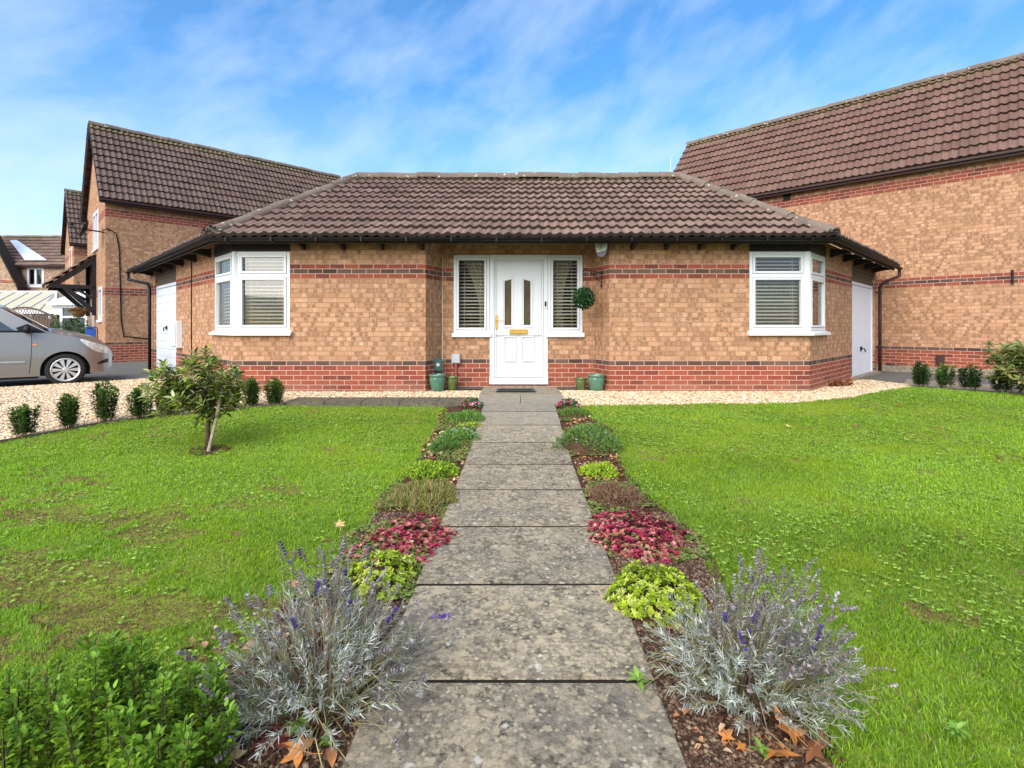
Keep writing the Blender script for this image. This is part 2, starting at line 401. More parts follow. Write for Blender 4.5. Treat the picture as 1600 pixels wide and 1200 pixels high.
def caps(name, A, B, r, mat, parent, seg=.42, up=(0, 0, 1), seed=0, arc=200):
    A, B = Vector(A), Vector(B); L = (B-A).length; t = (B-A)/L; x = t.cross(Vector(up)).normalized(); y = x.cross(t).normalized()
    n = max(1, round(L/seg)); mb = MB(); rg = random.Random(seed); K = 12
    for i in range(n):
        c = rg.random(); a0 = A+t*(L*i/n-.02); a1 = A+t*(L*(i+1)/n+.01); V = []; j = rg.uniform(-.012, .012)
        for p, rr in ((a0, r*.86), (a0, r*1.04), (a1, r*.94)):
            for k in range(K+1):
                th = R(-(arc-180)/2+arc*k/K); V.append(p+x*math.cos(th)*rr+y*(math.sin(th)*rr+j))
        F = [(q*(K+1)+k, q*(K+1)+k+1, (q+1)*(K+1)+k+1, (q+1)*(K+1)+k) for q in range(2) for k in range(K)]
        mb.add(V, F, col=(c, .3, .9))
    return obj(name, mb, mat, parent, auto=R(50))

def window(T, s0, s1, z0, z1, parent, transom=None, fr=.052, o0=-.075, o1=-.004, sill=True, blind=True, glass='glass', into=None, sash=.038, mull=()):
    """one window: the frame mesh is the part, its sill, panes and blind are sub-parts"""
    mb = into[0] if into else MB(); pn = into[1] if into else MB(); bl = into[2] if into else MB()
    mb.box(s0, s0+fr, o0, o1, z0, z1, T); mb.box(s1-fr, s1, o0, o1, z0, z1, T)
    mb.box(s0+fr, s1-fr, o0, o1, z0, z0+fr, T); mb.box(s0+fr, s1-fr, o0, o1, z1-fr, z1, T)
    cells = []; zs = [z0+fr]+([transom-.03, transom+.03] if transom else [])+[z1-fr]
    if transom: mb.box(s0+fr, s1-fr, o0, o1, transom-.03, transom+.03, T)
    xs = [s0+fr]
    for q in mull: xs += [q-.025, q+.025]; mb.box(q-.025, q+.025, o0, o1-.001, z0+fr, z1-fr, T)
    xs += [s1-fr]
    for i in range(0, len(xs), 2):
        for j in range(0, len(zs), 2): cells.append((xs[i], xs[i+1], zs[j], zs[j+1]))
    for a_, b_, c, d_ in cells:
        e_ = .004; q = sash
        mb.box(a_+e_, a_+q, o0+.01, o1+.012, c+e_, d_-e_, T); mb.box(b_-q, b_-e_, o0+.01, o1+.012, c+e_, d_-e_, T)
        mb.box(a_+q, b_-q, o0+.01, o1+.012, c+e_, c+q, T); mb.box(a_+q, b_-q, o0+.01, o1+.012, d_-q, d_-e_, T)
        oo = (o0+o1)/2; pn.add([T(a_+q*.8, oo, c+q*.8), T(b_-q*.8, oo, c+q*.8), T(b_-q*.8, oo, d_-q*.8), T(a_+q*.8, oo, d_-q*.8)], [(0, 1, 2, 3)])
        if transom is None or c < transom: lo_cell = (a_, b_, c, d_)
    if blind:
        z = z1-fr-.03; k = 0
        bl.box(s0+.03, s1-.03, -.165, -.12, z1-fr-.03, z1-.02, T)
        while z > z0+fr+.02:
            a_ = R(27+4*math.sin(k*1.7)); w_ = .024; cz, sz = w_*math.cos(a_), w_*math.sin(a_); oc = -.14
            P = [(oc-cz, z+sz), (oc+cz, z-sz), (oc+cz, z-sz+.003), (oc-cz, z+sz+.003)]
            sg = .0015*math.sin(k*2.3)
            bl.add([T(s0+.035, o_, q+sg) for o_, q in P]+[T(s1-.035, o_, q-sg) for o_, q in P], [(0, 1, 5, 4), (1, 2, 6, 5), (2, 3, 7, 6), (3, 0, 4, 7), (0, 3, 2, 1), (4, 5, 6, 7)])
            z -= .056; k += 1
        for q in (s0+.16, s1-.16): bl.box(q, q+.004, -.168, -.166, z0+fr, z1-fr, T); bl.box(q, q+.004, -.116, -.114, z0+fr, z1-fr, T)
    if into: return
    f = obj('window', mb, M['upvc'], parent, bevel=.004)
    obj('pane', pn, M[glass], f)
    if blind: obj('blind', bl, M['blind'], f)
    if sill: obj('sill', MB().box(s0-.03, s1+.03, -.03, .055, z0-.07, z0-.002, T), M['upvc'], f, bevel=.006)
    return f

# ---------------------------------------------------------------- the bungalow
B = thing('bungalow', 'buff brick bungalow with brown tiled roof and white front door facing the garden path', 'bungalow', (0, 10, 0))
P0, P1, P2, P3, P4, P5, P6, P7 = (-8.75, 12.37), (-4.32, 7.94), (-1.34, 7.94), (-1.155, 8.4), (1.344, 8.4), (1.51, 7.94), (4.615, 7.94), (8.2, 11.525)
ZB = -.08; ZW = 2.40
TL, LL, dL, nL = frame(P0, P1); TF, LF, _, _ = frame(P1, P2); TC1, LC1, _, _ = frame(P2, P3); TD, LD, _, _ = frame(P3, P4)
TC2, LC2, _, _ = frame(P4, P5); TG, LG, _, _ = frame(P5, P6); TR, LR, dR, nR = frame(P6, P7)
wm_ = MB(); WZ0, WZ1 = .94, 2.172
wall(wm_, TL, LL, ZB, ZW, [(LL-.99, LL, WZ0-.07, ZW), (LL-5.70, LL-3.66, -.02, ZW)], 0)
wall(wm_, TF, LF, ZB, ZW, [(0, .876, WZ0-.07, ZW)], LL)
wall(wm_, TC1, LC1, ZB, ZW, [], .11); wall(wm_, TD, LD, ZB, ZW, [(.2, 2.31, .86, 2.186), (.7875, 1.743, .05, .86)], .05)
wall(wm_, TC2, LC2, ZB, ZW, [], .07); wall(wm_, TG, LG, ZB, ZW, [(LG-.933, LG, WZ0-.07, ZW)], .02)
wall(wm_, TR, LR, ZB, ZW, [(0, .905, WZ0-.07, ZW), (2.77, 4.85, -.02, ZW)], .02+LG)
D_ = 5.4
PB0 = (P0[0]+S2*D_, P0[1]+S2*D_); PB7 = (P7[0]-S2*D_, P7[1]+S2*D_)
kb = D_*math.tan(R(22.5)); I1, I2 = (P1[0]+kb, P1[1]+D_), (P6[0]-kb, P6[1]+D_)
for a_, b_ in ((P7, PB7), (PB7, I2), (I2, I1), (I1, PB0), (PB0, P0)):
    T_, L_, _, _ = frame(a_, b_); wall(wm_, T_, L_, ZB, ZW, [], 3.3)
# gable triangles of the wings
ZE, TP = 2.35, .563
for a_, b_ in ((PB0, P0), (P7, PB7)):
    T_, L_, _, _ = frame(a_, b_); wm_.add([T_(0, 0, ZW), T_(L_, 0, ZW), T_(L_/2, 0, ZE+.35*TP+L_/2*TP)], [(0, 1, 2)], [[(0, ZW), (L_, ZW), (L_/2, 4)]])
obj('wall', wm_, M['brick'], B)
# corner windows (frame > panes, sill, blind)
def corner_window(Ta, La, Tb, a0, b1, label):
    mb, pn, bl = MB(), MB(), MB()
    window(Ta, a0, La-.045, WZ0, WZ1, B, transom=1.80, into=(mb, pn, bl)); window(Tb, .045, b1, WZ0, WZ1, B, transom=1.80, into=(mb, pn, bl))
    return mb, pn, bl
mb, pn, bl = corner_window(TL, LL, TF, LL-.99, .876, '')
mb.tube([(P1[0]+.02, P1[1]+.045, WZ0), (P1[0]+.02, P1[1]+.045, WZ1)], .062, 8)
f = obj('window', mb, M['upvc'], B, bevel=.004); f['label'] = 'white corner window left of the door, its side pane facing the drive'
obj('pane', pn, M['glass'], f); obj('blind', bl, M['blind'], f)
sl = MB(); sweep(sl, [TL(LL-1.03, 0, 0)[:2], P1, TF(.91, 0, 0)[:2]], [(-.06, WZ0-.07), (.075, WZ0-.07), (.075, WZ0-.035), (.0, WZ0-.002), (-.06, WZ0-.002)]); obj('sill', sl, M['upvc'], f)
cv = MB()
for k in range(2):
    cv.box(-3.95+k*.17, -3.80+k*.17, 8.60, 8.63, 1.32+.05*k, 1.60-.04*k)
obj('red_ornament', cv, plain('red_fabric', (.45, .03, .025), .8, .2), f)
mb, pn, bl = corner_window(TG, LG, TR, LG-.933, .905, '')
mb.tube([(P6[0]-.02, P6[1]+.045, WZ0), (P6[0]-.02, P6[1]+.045, WZ1)], .062, 8)
f = obj('window', mb, M['upvc'], B, bevel=.004); f['label'] = 'white corner window right of the door, beside the plain garage door'
obj('pane', pn, M['glass'], f); obj('blind', bl, M['blind'], f)
sl = MB(); sweep(sl, [TG(LG-.965, 0, 0)[:2], P6, TR(.94, 0, 0)[:2]], [(-.06, WZ0-.07), (.075, WZ0-.07), (.075, WZ0-.035), (.0, WZ0-.002), (-.06, WZ0-.002)]); obj('sill', sl, M['upvc'], f)
# black boards over the windows
hb = MB(); hb.box(LL-.99, LL-.002, -.05, .012, WZ1+.002, 2.33, TL); hb.box(0, .876, -.05, .012, WZ1+.002, 2.33, TF); obj('lintel_board', hb, M['blackwood'], B)
hb = MB(); hb.box(LG-.933, LG, -.05, .012, WZ1+.002, 2.33, TG); hb.box(.002, .905, -.05, .012, WZ1+.002, 2.33, TR); obj('lintel_board', hb, M['blackwood'], B)
# side lights and front door
for s0, s1, lb in ((.2, .785, 'narrow white side window left of the front door'), (1.745, 2.31, 'narrow white side window right of the front door')):
    f = window(TD, s0, s1, .905, 2.18, B, fr=.045, o1=.008); f['label'] = lb
    cu = MB(); n = 40; right = s0 < 1
    V = []
    for k in range(n+1):
        t = k/n
        for j in range(9):
            z = 2.12-1.15*j/8; sq = (1-.62*math.sin(min(1, j/8*1.25)*math.pi/2)) 
            ss = (s1-.02-t*.42*sq) if right else (s0+.02+t*.42*sq)
            if not right: ss = s0+.03+t*.40*sq+.10*(j/8)
            V.append(TD(ss, -.24+.018*math.sin(t*34), z))
    cu.add(V, [(k*9+j, (k+1)*9+j, (k+1)*9+j+1, k*9+j+1) for k in range(n) for j in range(8)]); obj('curtain', cu, M['curtain'], f, smooth=True)
dX = lambda px: (px-800)*.0105+1.155; dZ = lambda py: EYE-(py-510)*.0105
mb = MB(); fo0, fo1 = -.07, .012
mb.box(.79, .86, fo0, fo1, .17, 2.184, TD); mb.box(1.671, 1.741, fo0, fo1, .17, 2.184, TD); mb.box(.86, 1.671, fo0, fo1, 2.10, 2.184, TD)
mb.box(.785, 1.746, fo0, .035, .063, .17, TD)
mb.box(.865, .89, fo0, .0, .175, 2.095, TD); mb.box(1.641, 1.666, fo0, .0, .175, 2.095, TD); mb.box(.89, 1.641, fo0, .0, 2.07, 2.095, TD)
dfr = obj('door_frame', mb, M['upvc'], B, bevel=.004)
mb = MB(); leaf0, leaf1, lz0, lz1 = .893, 1.638, .178, 2.067
pa = [(dX(788.5), dX(799), dZ(508), dZ(439.5), dZ(436.5)), (dX(818.5), dX(829), dZ(508), dZ(436.5), dZ(439.5))]
xs = [leaf0, pa[0][0], pa[0][1], pa[1][0], pa[1][1], leaf1]; zlo, zhi = pa[0][2], min(pa[0][3], pa[1][3])
for i in range(5):
    if i in (1, 3):
        mb.box(xs[i], xs[i+1], -.06, -.02, lz0, zlo, TD); a_, b_ = (pa[0][3], pa[0][4]) if i == 1 else (pa[1][3], pa[1][4])
        mb.prism([(xs[i], a_), (xs[i+1], b_), (xs[i+1], lz1), (xs[i], lz1)], -.06, -.02, TD)
    else: mb.box(xs[i], xs[i+1], -.06, -.02, lz0, lz1, TD)
def bead(pts, w_=.018, o1=-.006):
    """raised moulding following a closed outline"""
    n = len(pts); c = Vector((sum(p[0] for p in pts)/n, sum(p[1] for p in pts)/n))
    for i in range(n):
        a_, b_ = Vector(pts[i]), Vector(pts[(i+1) % n]); ai = a_+(c-a_).normalized()*w_*1.5; bi = b_+(c-b_).normalized()*w_*1.5
        mb.prism([tuple(a_), tuple(b_), tuple(bi), tuple(ai)], -.03, o1, TD)
for k, (a_, b_, zl, za, zb) in enumerate(pa):
    bead([(a_-.03, zl-.035), (b_+.03, zl-.035), (b_+.03, zb+.035), (a_-.03, za+.035)], .02)
for a_, b_ in ((787.5, 806), (815, 834)): bead([(dX(a_), dZ(565)), (dX(b_), dZ(565)), (dX(b_), dZ(525)), (dX(a_), dZ(525))], .016, .004); mb.box(dX(a_)+.045, dX(b_)-.045, -.03, -.012, dZ(565)+.045, dZ(525)-.045, TD)
bead([(dX(785.5), dZ(513)), (dX(834), dZ(513)), (dX(834), dZ(437)), (dX(818), dZ(429)), (dX(800), dZ(429)), (dX(785.5), dZ(437))], .008, -.012)
bead([(leaf0+.025, lz0+.03), (leaf1-.025, lz0+.03), (leaf1-.025, lz1-.03), (leaf0+.025, lz1-.03)], .006, -.014)
door = obj('front_door', mb, M['upvc'], B, bevel=.003); door['label'] = 'white panelled front door with two narrow arched panes'
gp = MB()
for a_, b_, zl, za, zb in pa: gp.add([TD(a_, -.045, zl), TD(b_, -.045, zl), TD(b_, -.045, zb), TD(a_, -.045, za)], [(0, 1, 2, 3)])
obj('pane', gp, M['bronzeglass'], door)
obj('letterbox', MB().box(dX(796), dX(824.5), -.022, .004, dZ(522), dZ(514.5), TD).box(dX(797.5), dX(823), .004, .010, dZ(520.5), dZ(516), TD), M['gold'], door, bevel=.003)
hd = MB().box(dX(773.8), dX(777.5), -.022, .0, dZ(514), dZ(492.5), TD); hd.tube([TD(dX(775.6), 0, dZ(500)), TD(dX(775.6), .05, dZ(500)), TD(dX(786), .055, dZ(500.5))], .008)
obj('handle', hd, M['gold'], door, bevel=.002)
obj('doorbell', MB().box(dX(849.8), dX(854.6), .012, .03, dZ(482), dZ(470), TD), M['upvc'], dfr, bevel=.004)
obj('doorbell_lens', MB().box(dX(850.8), dX(853.6), .03, .036, dZ(479), dZ(471), TD), M['black'], dfr, bevel=.002)
# garage doors
def garage(T, s0, s1, z1, lines, label, hx, hz):
    mb = MB(); mb.box(s0, s0+.06, -.09, -.03, 0, z1, T); mb.box(s1-.06, s1, -.09, -.03, 0, z1, T); mb.box(s0+.06, s1-.06, -.09, -.03, z1-.06, z1, T)
    if lines == 'h':
        n = 11; h = (z1-.07)/n
        for k in range(n): mb.box(s0+.062, s1-.062, -.10, -.045, .006+k*h, .006+(k+1)*h-.007, T)
        mb.box(s0+.062, s1-.062, -.11, -.058, .006, z1-.07, T)
    else:
        n = 22; wd = (s1-s0-.124)/n
        for k in range(n): mb.box(s0+.062+k*wd, s0+.062+(k+1)*wd-.006, -.10, -.048, .006, z1-.065, T)
        mb.box(s0+.062, s1-.062, -.11, -.052, .006, z1-.065, T)
    gd = obj('garage_door', mb, M['garage'], B, bevel=.003); gd['label'] = label
    hn = MB().box(hx-.05, hx+.05, -.045, -.025, hz-.04, hz+.04, T); hn.tube([T(hx, -.03, hz), T(hx, .02, hz), T(hx+.07, .025, hz-.07)], .012); obj('handle', hn, M['black'], gd)
garage(TL, LL-5.70, LL-3.66, 1.94, 'h', 'white ribbed garage door in the left wing', LL-4.7, .98)
garage(TR, 2.77, 4.85, 1.90, 'v', 'plain white garage door in the right wing', 3.75, .55)
for T_, s0, s1, z0 in ((TL, LL-5.70, LL-3.66, 1.945), (TR, 2.77, 4.85, 1.905)):
    z = z0; lb = MB()
    while z < 2.38: lb.box(s0+.002, s1-.002, -.08, -.035-.008*(int(z*100) % 2), z, min(z+.068, 2.4), T_); z += .074
    obj('shaded_brick_rows', lb, M['lintel'], B)  # rows standing for brick above the doors, shade painted into the dark colour
# inside: floor, ceiling and a back wall so the rooms read dark
rm = MB(); ring = [P0, P1, P2, P3, P4, P5, P6, P7, PB7, I2, I1, PB0]
for z in (.02, 2.42): rm.add([(x, y, z) for x, y in [(P0[0]+.05, P0[1]+.05), (P1[0]+.05, P1[1]+.12), (P6[0]-.05, P6[1]+.12), (P7[0]-.05, P7[1]+.05), PB7, I2, I1, PB0]], [tuple(range(8))])
rm.box(-3.2, 3.4, 10.9, 11, .02, 2.42)
rm.box(-2.6, -2.5, 8.05, 10.9, .02, 2.42); rm.box(2.5, 2.6, 8.05, 10.9, .02, 2.42)
obj('interior', rm, M['room'], B)
# roof
E0, E1, E2, E3 = (-9.17, 12.30), (-4.465, 7.59), (4.76, 7.59), (8.62, 11.45)
RUN = 3.05; ang = math.atan(TP); ca, sa = math.cos(ang), math.sin(ang); SL = RUN/ca
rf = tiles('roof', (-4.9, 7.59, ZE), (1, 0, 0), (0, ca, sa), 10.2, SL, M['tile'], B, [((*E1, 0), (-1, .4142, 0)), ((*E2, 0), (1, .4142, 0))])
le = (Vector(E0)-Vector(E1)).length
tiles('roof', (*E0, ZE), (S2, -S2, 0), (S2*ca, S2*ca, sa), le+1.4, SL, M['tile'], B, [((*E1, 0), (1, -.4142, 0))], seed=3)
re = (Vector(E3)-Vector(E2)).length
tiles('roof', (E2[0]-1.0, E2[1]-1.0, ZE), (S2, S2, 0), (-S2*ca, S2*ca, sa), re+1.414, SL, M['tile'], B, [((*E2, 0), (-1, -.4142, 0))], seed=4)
k1 = RUN*.4142; R1, R2 = Vector((E1[0]+k1, E1[1]+RUN, ZE+RUN*TP)), Vector((E2[0]-k1, E2[1]+RUN, ZE+RUN*TP))
R0, R3 = Vector((E0[0]+S2*RUN, E0[1]+S2*RUN, R1.z)), Vector((E3[0]-S2*RUN, E3[1]+S2*RUN, R1.z))
bk = MB(); q0, q3 = Vector((E0[0]+2*S2*RUN, E0[1]+2*S2*RUN, ZE)), Vector((E3[0]-2*S2*RUN, E3[1]+2*S2*RUN, ZE))
q1, q2 = Vector((E1[0]+2*k1, E1[1]+2*RUN, ZE)), Vector((E2[0]-2*k1, E2[1]+2*RUN, ZE))
bk.add([R0, R1, q1, q0], [(0, 1, 2, 3)], col=(.4, .5, 0)); bk.add([R1, R2, q2, q1], [(0, 1, 2, 3)], col=(.4, .5, 0)); bk.add([R2, R3, q3, q2], [(0, 1, 2, 3)], col=(.4, .5, 0))
obj('rear_roof', bk, M['tile'], B)
# dark underside of the eaves
un = MB(); sweep(un, [P0, P1, P6, P7], [(.33, ZE-.03), (-.5, ZE-.03+.83*TP*.98), (-.5, ZE-.05+.83*TP*.98), (.33, ZE-.05)]); obj('soffit', un, M['soffit'], B)
up = Vector((0, 0, .035))
caps('hip_ridge', Vector((*E1, ZE))+up*.7, R1+up, .10, M['ridge'], rf, seed=1); caps('hip_ridge', Vector((*E2, ZE))+up*.7, R2+up, .10, M['ridge'], rf, seed=2)
caps('ridge', R1+up*1.0, R2+up*1.0, .105, M['ridge'], rf, seed=3)
caps('ridge', R1+up, R0+up, .10, M['ridge'], rf, seed=4); caps('ridge', R2+up, R3+up, .10, M['ridge'], rf, seed=5)
for E_, sg in ((E1, -1), (E2, 1)):     # broken mortar and moss at the feet of the hips
    mo = MB()
    for k in range(26):
        a_ = random.uniform(0, 6.28); r_ = random.uniform(0, .12); c = Vector((E_[0]-sg*.02+r_*math.cos(a_), E_[1]-.02+r_*math.sin(a_), ZE+.03+random.uniform(0, .09)))
        q = random.uniform(.015, .04); V = [c+Vector((random.gauss(0, 1), random.gauss(0, 1), random.gauss(0, 1))).normalized()*q for _ in range(6)]
        mo.add(V, [(0, 1, 2), (0, 2, 3), (0, 3, 4), (1, 2, 5), (2, 3, 5), (3, 4, 5), (0, 4, 1), (4, 5, 1)], col=(random.random(), .5, 0))
    mo.lathe([(0, 0), (.075, 0), (.07, .06), (0, .09)], 12, T=lambda a, b, c, E_=E_, sg=sg: (E_[0]-sg*.02+a, E_[1]+b*.7, ZE+c+.02)); mo.c = [(.6, .5, 0)]*len(mo.v)
    obj('hip_end_mortar', mo, M['ridge'], rf)
EP = [E0, P1, P6, E3]
fa = MB(); sweep(fa, [P0, P1, P6, P7], [(.305, ZE-.105), (.335, ZE-.105), (.335, ZE-.01), (.305, ZE-.01)]); obj('fascia', fa, M['blackwood'], B)
gt = MB(); pr = []
for k in range(9): t = math.pi*k/8; pr.append((.395-.055*math.cos(t), ZE-.035-.052*math.sin(t)))
pr += [(.395+.048*math.cos(t), ZE-.035-.045*math.sin(t)) for t in (0, math.pi/4, math.pi/2, 3*math.pi/4, math.pi)]
GP0 = (P0[0]-S2*.25, P0[1]+S2*.25); GP7 = (P7[0]+S2*.25, P7[1]+S2*.25)
sweep(gt, [GP0, P1, P6, GP7], pr); obj('gutter', gt, M['black'], B, auto=R(40))
def rafters(T, L, a_, b_, n):
    for k in range(n):
        s = a_+(b_-a_)*k/max(1, n-1); mb = MB(); mb.prism([(.0, ZE-.01), (.30, ZE-.05), (.30, ZE-.115), (.20, ZE-.115), (.0, ZE-.16)], s-.022, s+.022, lambda a, b, c: T(b, a, c)); obj('rafter_foot', mb, M['blackwood'], B)
rafters(TF, LF, 1.1, LF-.05, 4); rafters(TG, LG, .35, LG-1.2, 4); rafters(TL, LL, .4, LL-1.2, 6); rafters(TR, LR, 1.2, LR-.3, 5)
for k in range(14):
    x_ = -4.2+k*.66
    if k in (4, 5, 6, 7, 8): pass
    obj('gutter_clip', MB().box(x_, x_+.025, 7.94-.462, 7.94-.338, ZE-.092, ZE-.028), M['black'], B)
# downpipes
dp = MB(); e = Vector(TR(LR+.18, .395, ZE-.06)); w0 = Vector(TR(LR-.02, .07, 0))
dp.tube([e, e-Vector((0, 0, .16)), Vector((w0.x+.05, w0.y-.06, ZE-.36)), Vector((w0.x, w0.y, ZE-.46)), Vector((w0.x, w0.y, 1.2)), Vector((w0.x, w0.y, 0.0))], .034, 12)
dp_o = obj('downpipe', dp, M['brownplastic'], B, smooth=True)
for z in (1.75, .55): obj('pipe_bracket', MB().box(LR-.075, LR+.035, -.0, .112, z, z+.03, TR), M['brownplastic'], dp_o)
dp = MB(); e = Vector(TL(-.17, .395, ZE-.06)); w0 = Vector(TL(.40, .07, 0))
dp.tube([e, e-Vector((0, 0, .16)), Vector(TL(.33, .09, ZE-.34)), Vector(TL(.40, .07, ZE-.46)), Vector((w0.x, w0.y, 1.2)), Vector((w0.x, w0.y, 0.0))], .034, 12)
obj('downpipe', dp, M['black'], B, smooth=True)
# small fittings
obj('meter_box', MB().box(LL-3.58, LL-3.12, .0, .11, .58, 1.12, TL).box(LL-3.55, LL-3.15, .11, .125, .61, 1.09, TL), M['upvc'], B, bevel=.008)
obj('cable', MB().tube([TL(LL-2.42, .012, 2.26), TL(LL-2.42, .012, 1.2), TL(LL-2.41, .012, .02)], .009, 6), M['black'], B)
obj('meter_box', MB().box(.17, .31, .0, .07, dZ(567), dZ(552.5), TD).box(.18, .30, .07, .078, dZ(566), dZ(553.5), TD), M['steel'], B, bevel=.006)
obj('pipe', MB().tube([TD(.24, .04, .41), TD(.24, .04, 0)], .022, 8), plain('red_oxide_pipe', (.30, .07, .045), .6, .3), B)
obj('cable', MB().tube([TD(.02, .012, 2.2), TD(.02, .012, .5), TD(.02, .012, .05)], .006, 6), M['curtain'], B)
obj('cable', MB().tube([TD(LD-.03, .006, 2.2), TD(LD-.03, .006, .9), TD(LD-.03, .006, .3)], .004, 6), plain('tan_cable', (.34, .22, .13), .8, .1), B)
# alarm box on the right-hand chamfer
Ta = frame((1.20, 8.02), (1.60, 7.88))[0]
def shield(w_, zt, zb, r=0): return [(-w_*.46, zb), (w_*.46, zb), (w_*.5, zb+.03)]
ab = MB(); ax = .215
outl = [(-.105, 2.335), (.105, 2.335), (.112, 2.31), (.098, 2.20), (.06, 2.10), (.035, 2.075), (-.035, 2.075), (-.06, 2.10), (-.098, 2.20), (-.112, 2.31)]
ab.prism([(x_+ax, z_) for x_, z_ in outl], .03, .10, Ta)
alo = obj('alarm_box', ab, plain('navy_plastic', (.015, .017, .055), .35, .5), B, bevel=.008)
wh = MB(); wh.prism([(x_*.88+ax, 2.205+(z_-2.205)*.9+.012) for x_, z_ in outl if z_ > 2.15]+[], .10, .108, Ta); 
obj('alarm_cover', MB().prism([(ax-.092, 2.315), (ax+.09, 2.322), (ax+.098, 2.30), (ax+.088, 2.205), (ax+.06, 2.175), (ax-.068, 2.145), (ax-.092, 2.24), (ax-.098, 2.29)], .10, .110, Ta), plain('off_white_plastic', (.55, .58, .54), .4, .5), alo, bevel=.003)
mk = MB()
for cx_, z_, w_, h_ in ((0, 2.292, .05, .013), (.0, 2.268, .10, .013), (-.01, 2.192, .075, .013)):
    k = 0
    x_ = cx_-w_/2
    while x_ < cx_+w_/2: mk.box(ax+x_, ax+x_+.009, .110, .1115, z_-h_/2, z_+h_/2, Ta); x_ += .0125
for k in range(10):
    t0, t1 = k*.628, (k+1)*.628
    for r_ in (.016,): mk.prism([(ax+r_*math.cos(t0), 2.230+r_*math.sin(t0)), (ax+r_*math.cos(t1), 2.230+r_*math.sin(t1)), (ax+(r_-.005)*math.cos(t1), 2.230+(r_-.005)*math.sin(t1)), (ax+(r_-.005)*math.cos(t0), 2.230+(r_-.005)*math.sin(t0))], .110, .1115, Ta)
mk.box(ax-.003, ax+.003, .110, .1115, 2.236, 2.256, Ta)
obj('lettering', mk, M['black'], alo)
# iron hanging-basket bracket
HB = Vector((1.42, 8.12, 1.86))
br = MB(); br.tube([(1.42, 8.115, 1.93), (1.42, 8.115, 1.62)], .008, 6); br.tube([(1.42, 8.115, 1.86), (1.28, 7.98, 1.865), (1.13, 7.86, 1.87), (1.105, 7.85, 1.90), (1.09, 7.84, 1.87), (1.10, 7.845, 1.84)], .007, 6)
br.tube([(1.42, 8.115, 1.70), (1.34, 8.04, 1.74), (1.22, 7.94, 1.86)], .006, 6); br.tube([(1.42, 8.115, 1.66), (1.405, 8.10, 1.64), (1.40, 8.095, 1.67)], .005, 6)
obj('hanging_bracket', br, M['black'], B)
obj('aerial', MB().tube([(3.38, 10.9, 3.9), (3.38, 10.9, 4.60)], .008, 6).box(3.355, 3.405, 10.89, 10.91, 4.585, 4.61), M['steel'], B)

# ---------------------------------------------------------------- two-storey gable houses
def house(root, p0, d, L, D, ze, tp, mwall, mtile, over=.25, verge=.15, z0=-.1, holes=(), gholes=(), seed=0, tileargs={}, fasc='brownplastic', back=True):
    p1 = (p0[0]+d[0]*L, p0[1]+d[1]*L); T, _, dd, n = frame(p0, p1); zw = ze+over*tp; zr = ze+(over+D/2)*tp
    wl = MB(); wall(wl, T, L, z0, zw, holes, 0)
    Tb = lambda s, o, z: T(L-s, -D-o, z); wall(wl, Tb, L, z0, zw, [], 0)
    Tg0 = lambda s, o, z: T(-o, -(D-s), z)      # gable at s=0, running from the back to the front corner
    Tg1 = lambda s, o, z: T(L+o, -s, z)
    for Tg, hs_ in ((Tg0, gholes), (Tg1, ())):
        wall(wl, Tg, D, z0, zw, hs_, .1); wl.add([Tg(0, 0, zw), Tg(D, 0, zw), Tg(D/2, 0, zr)], [(0, 1, 2)], [[(.1, zw+.045), (.1+D, zw+.045), (.1+D/2, zr+.045)]])
    obj('wall', wl, M[mwall], root)
    a_ = math.atan(tp); ca_, sa_ = math.cos(a_), math.sin(a_); sl_ = (over+D/2)/ca_
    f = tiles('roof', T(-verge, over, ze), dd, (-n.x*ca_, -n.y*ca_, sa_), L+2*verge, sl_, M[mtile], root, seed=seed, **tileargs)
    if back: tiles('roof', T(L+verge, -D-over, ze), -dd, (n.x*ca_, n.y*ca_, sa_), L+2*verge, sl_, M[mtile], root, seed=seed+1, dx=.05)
    caps('ridge', Vector(T(-verge, -D/2, zr+.0)), Vector(T(L+verge, -D/2, zr+.0)), .11, M['ridge'], f, seed=seed)
    for s_ in (-verge-.012, L+verge-.012):       # barge boards
        mb = MB()
        for sg in (0, 1):
            o0_, o1_ = (over, -D/2) if sg == 0 else (-D-over, -D/2)
            mb.add([T(s_, o0_, ze-.12), T(s_+.024, o0_, ze-.12), T(s_+.024, o1_, zr-.14), T(s_, o1_, zr-.14), T(s_, o0_, ze+.02), T(s_+.024, o0_, ze+.02), T(s_+.024, o1_, zr+.02), T(s_, o1_, zr+.02)],
                   [(0, 1, 2, 3), (4, 7, 6, 5), (0, 4, 5, 1), (3, 2, 6, 7), (0, 3, 7, 4), (1, 5, 6, 2)])
        obj('barge_board', mb, M['blackwood'], root)
    mb = MB(); mb.box(-verge, L+verge, over-.03, over-.005, ze-.13, ze-.01, T); mb.box(-verge+.02, L+verge-.02, 0.002, over-.03, ze-.10, ze-.085, T); mb.box(-verge, L+verge, over-.005, over+.06, ze-.075, ze-.02, T)
    obj('gutter', mb, M[fasc], root, bevel=.01)
    return T, dd, n, Tg0, zw, zr
HR = thing('house', 'tall brick house side with long red brown roof at the right edge', 'house', (9.6, 11.3, 0))
TH, *_ = house(HR, (4.70, 16.10), (S2, -S2), 12.5, 4.2, 4.60, 1.16, 'brick2', 'tile_red', over=.2, seed=20, z0=-.12)
obj('vent', MB().box(3.55, 3.72, .0, .03, 4.35, 4.50, TH), M['black'], HR)
def s_at(px): r = (px-800)/800; return (r*16.10-4.70)/(S2*(1+r))     # place along the right house's wall
obj('vent', MB().box(s_at(1463), s_at(1476), .0, .07, .18, .38, TH), M['brownplastic'], HR, bevel=.01)
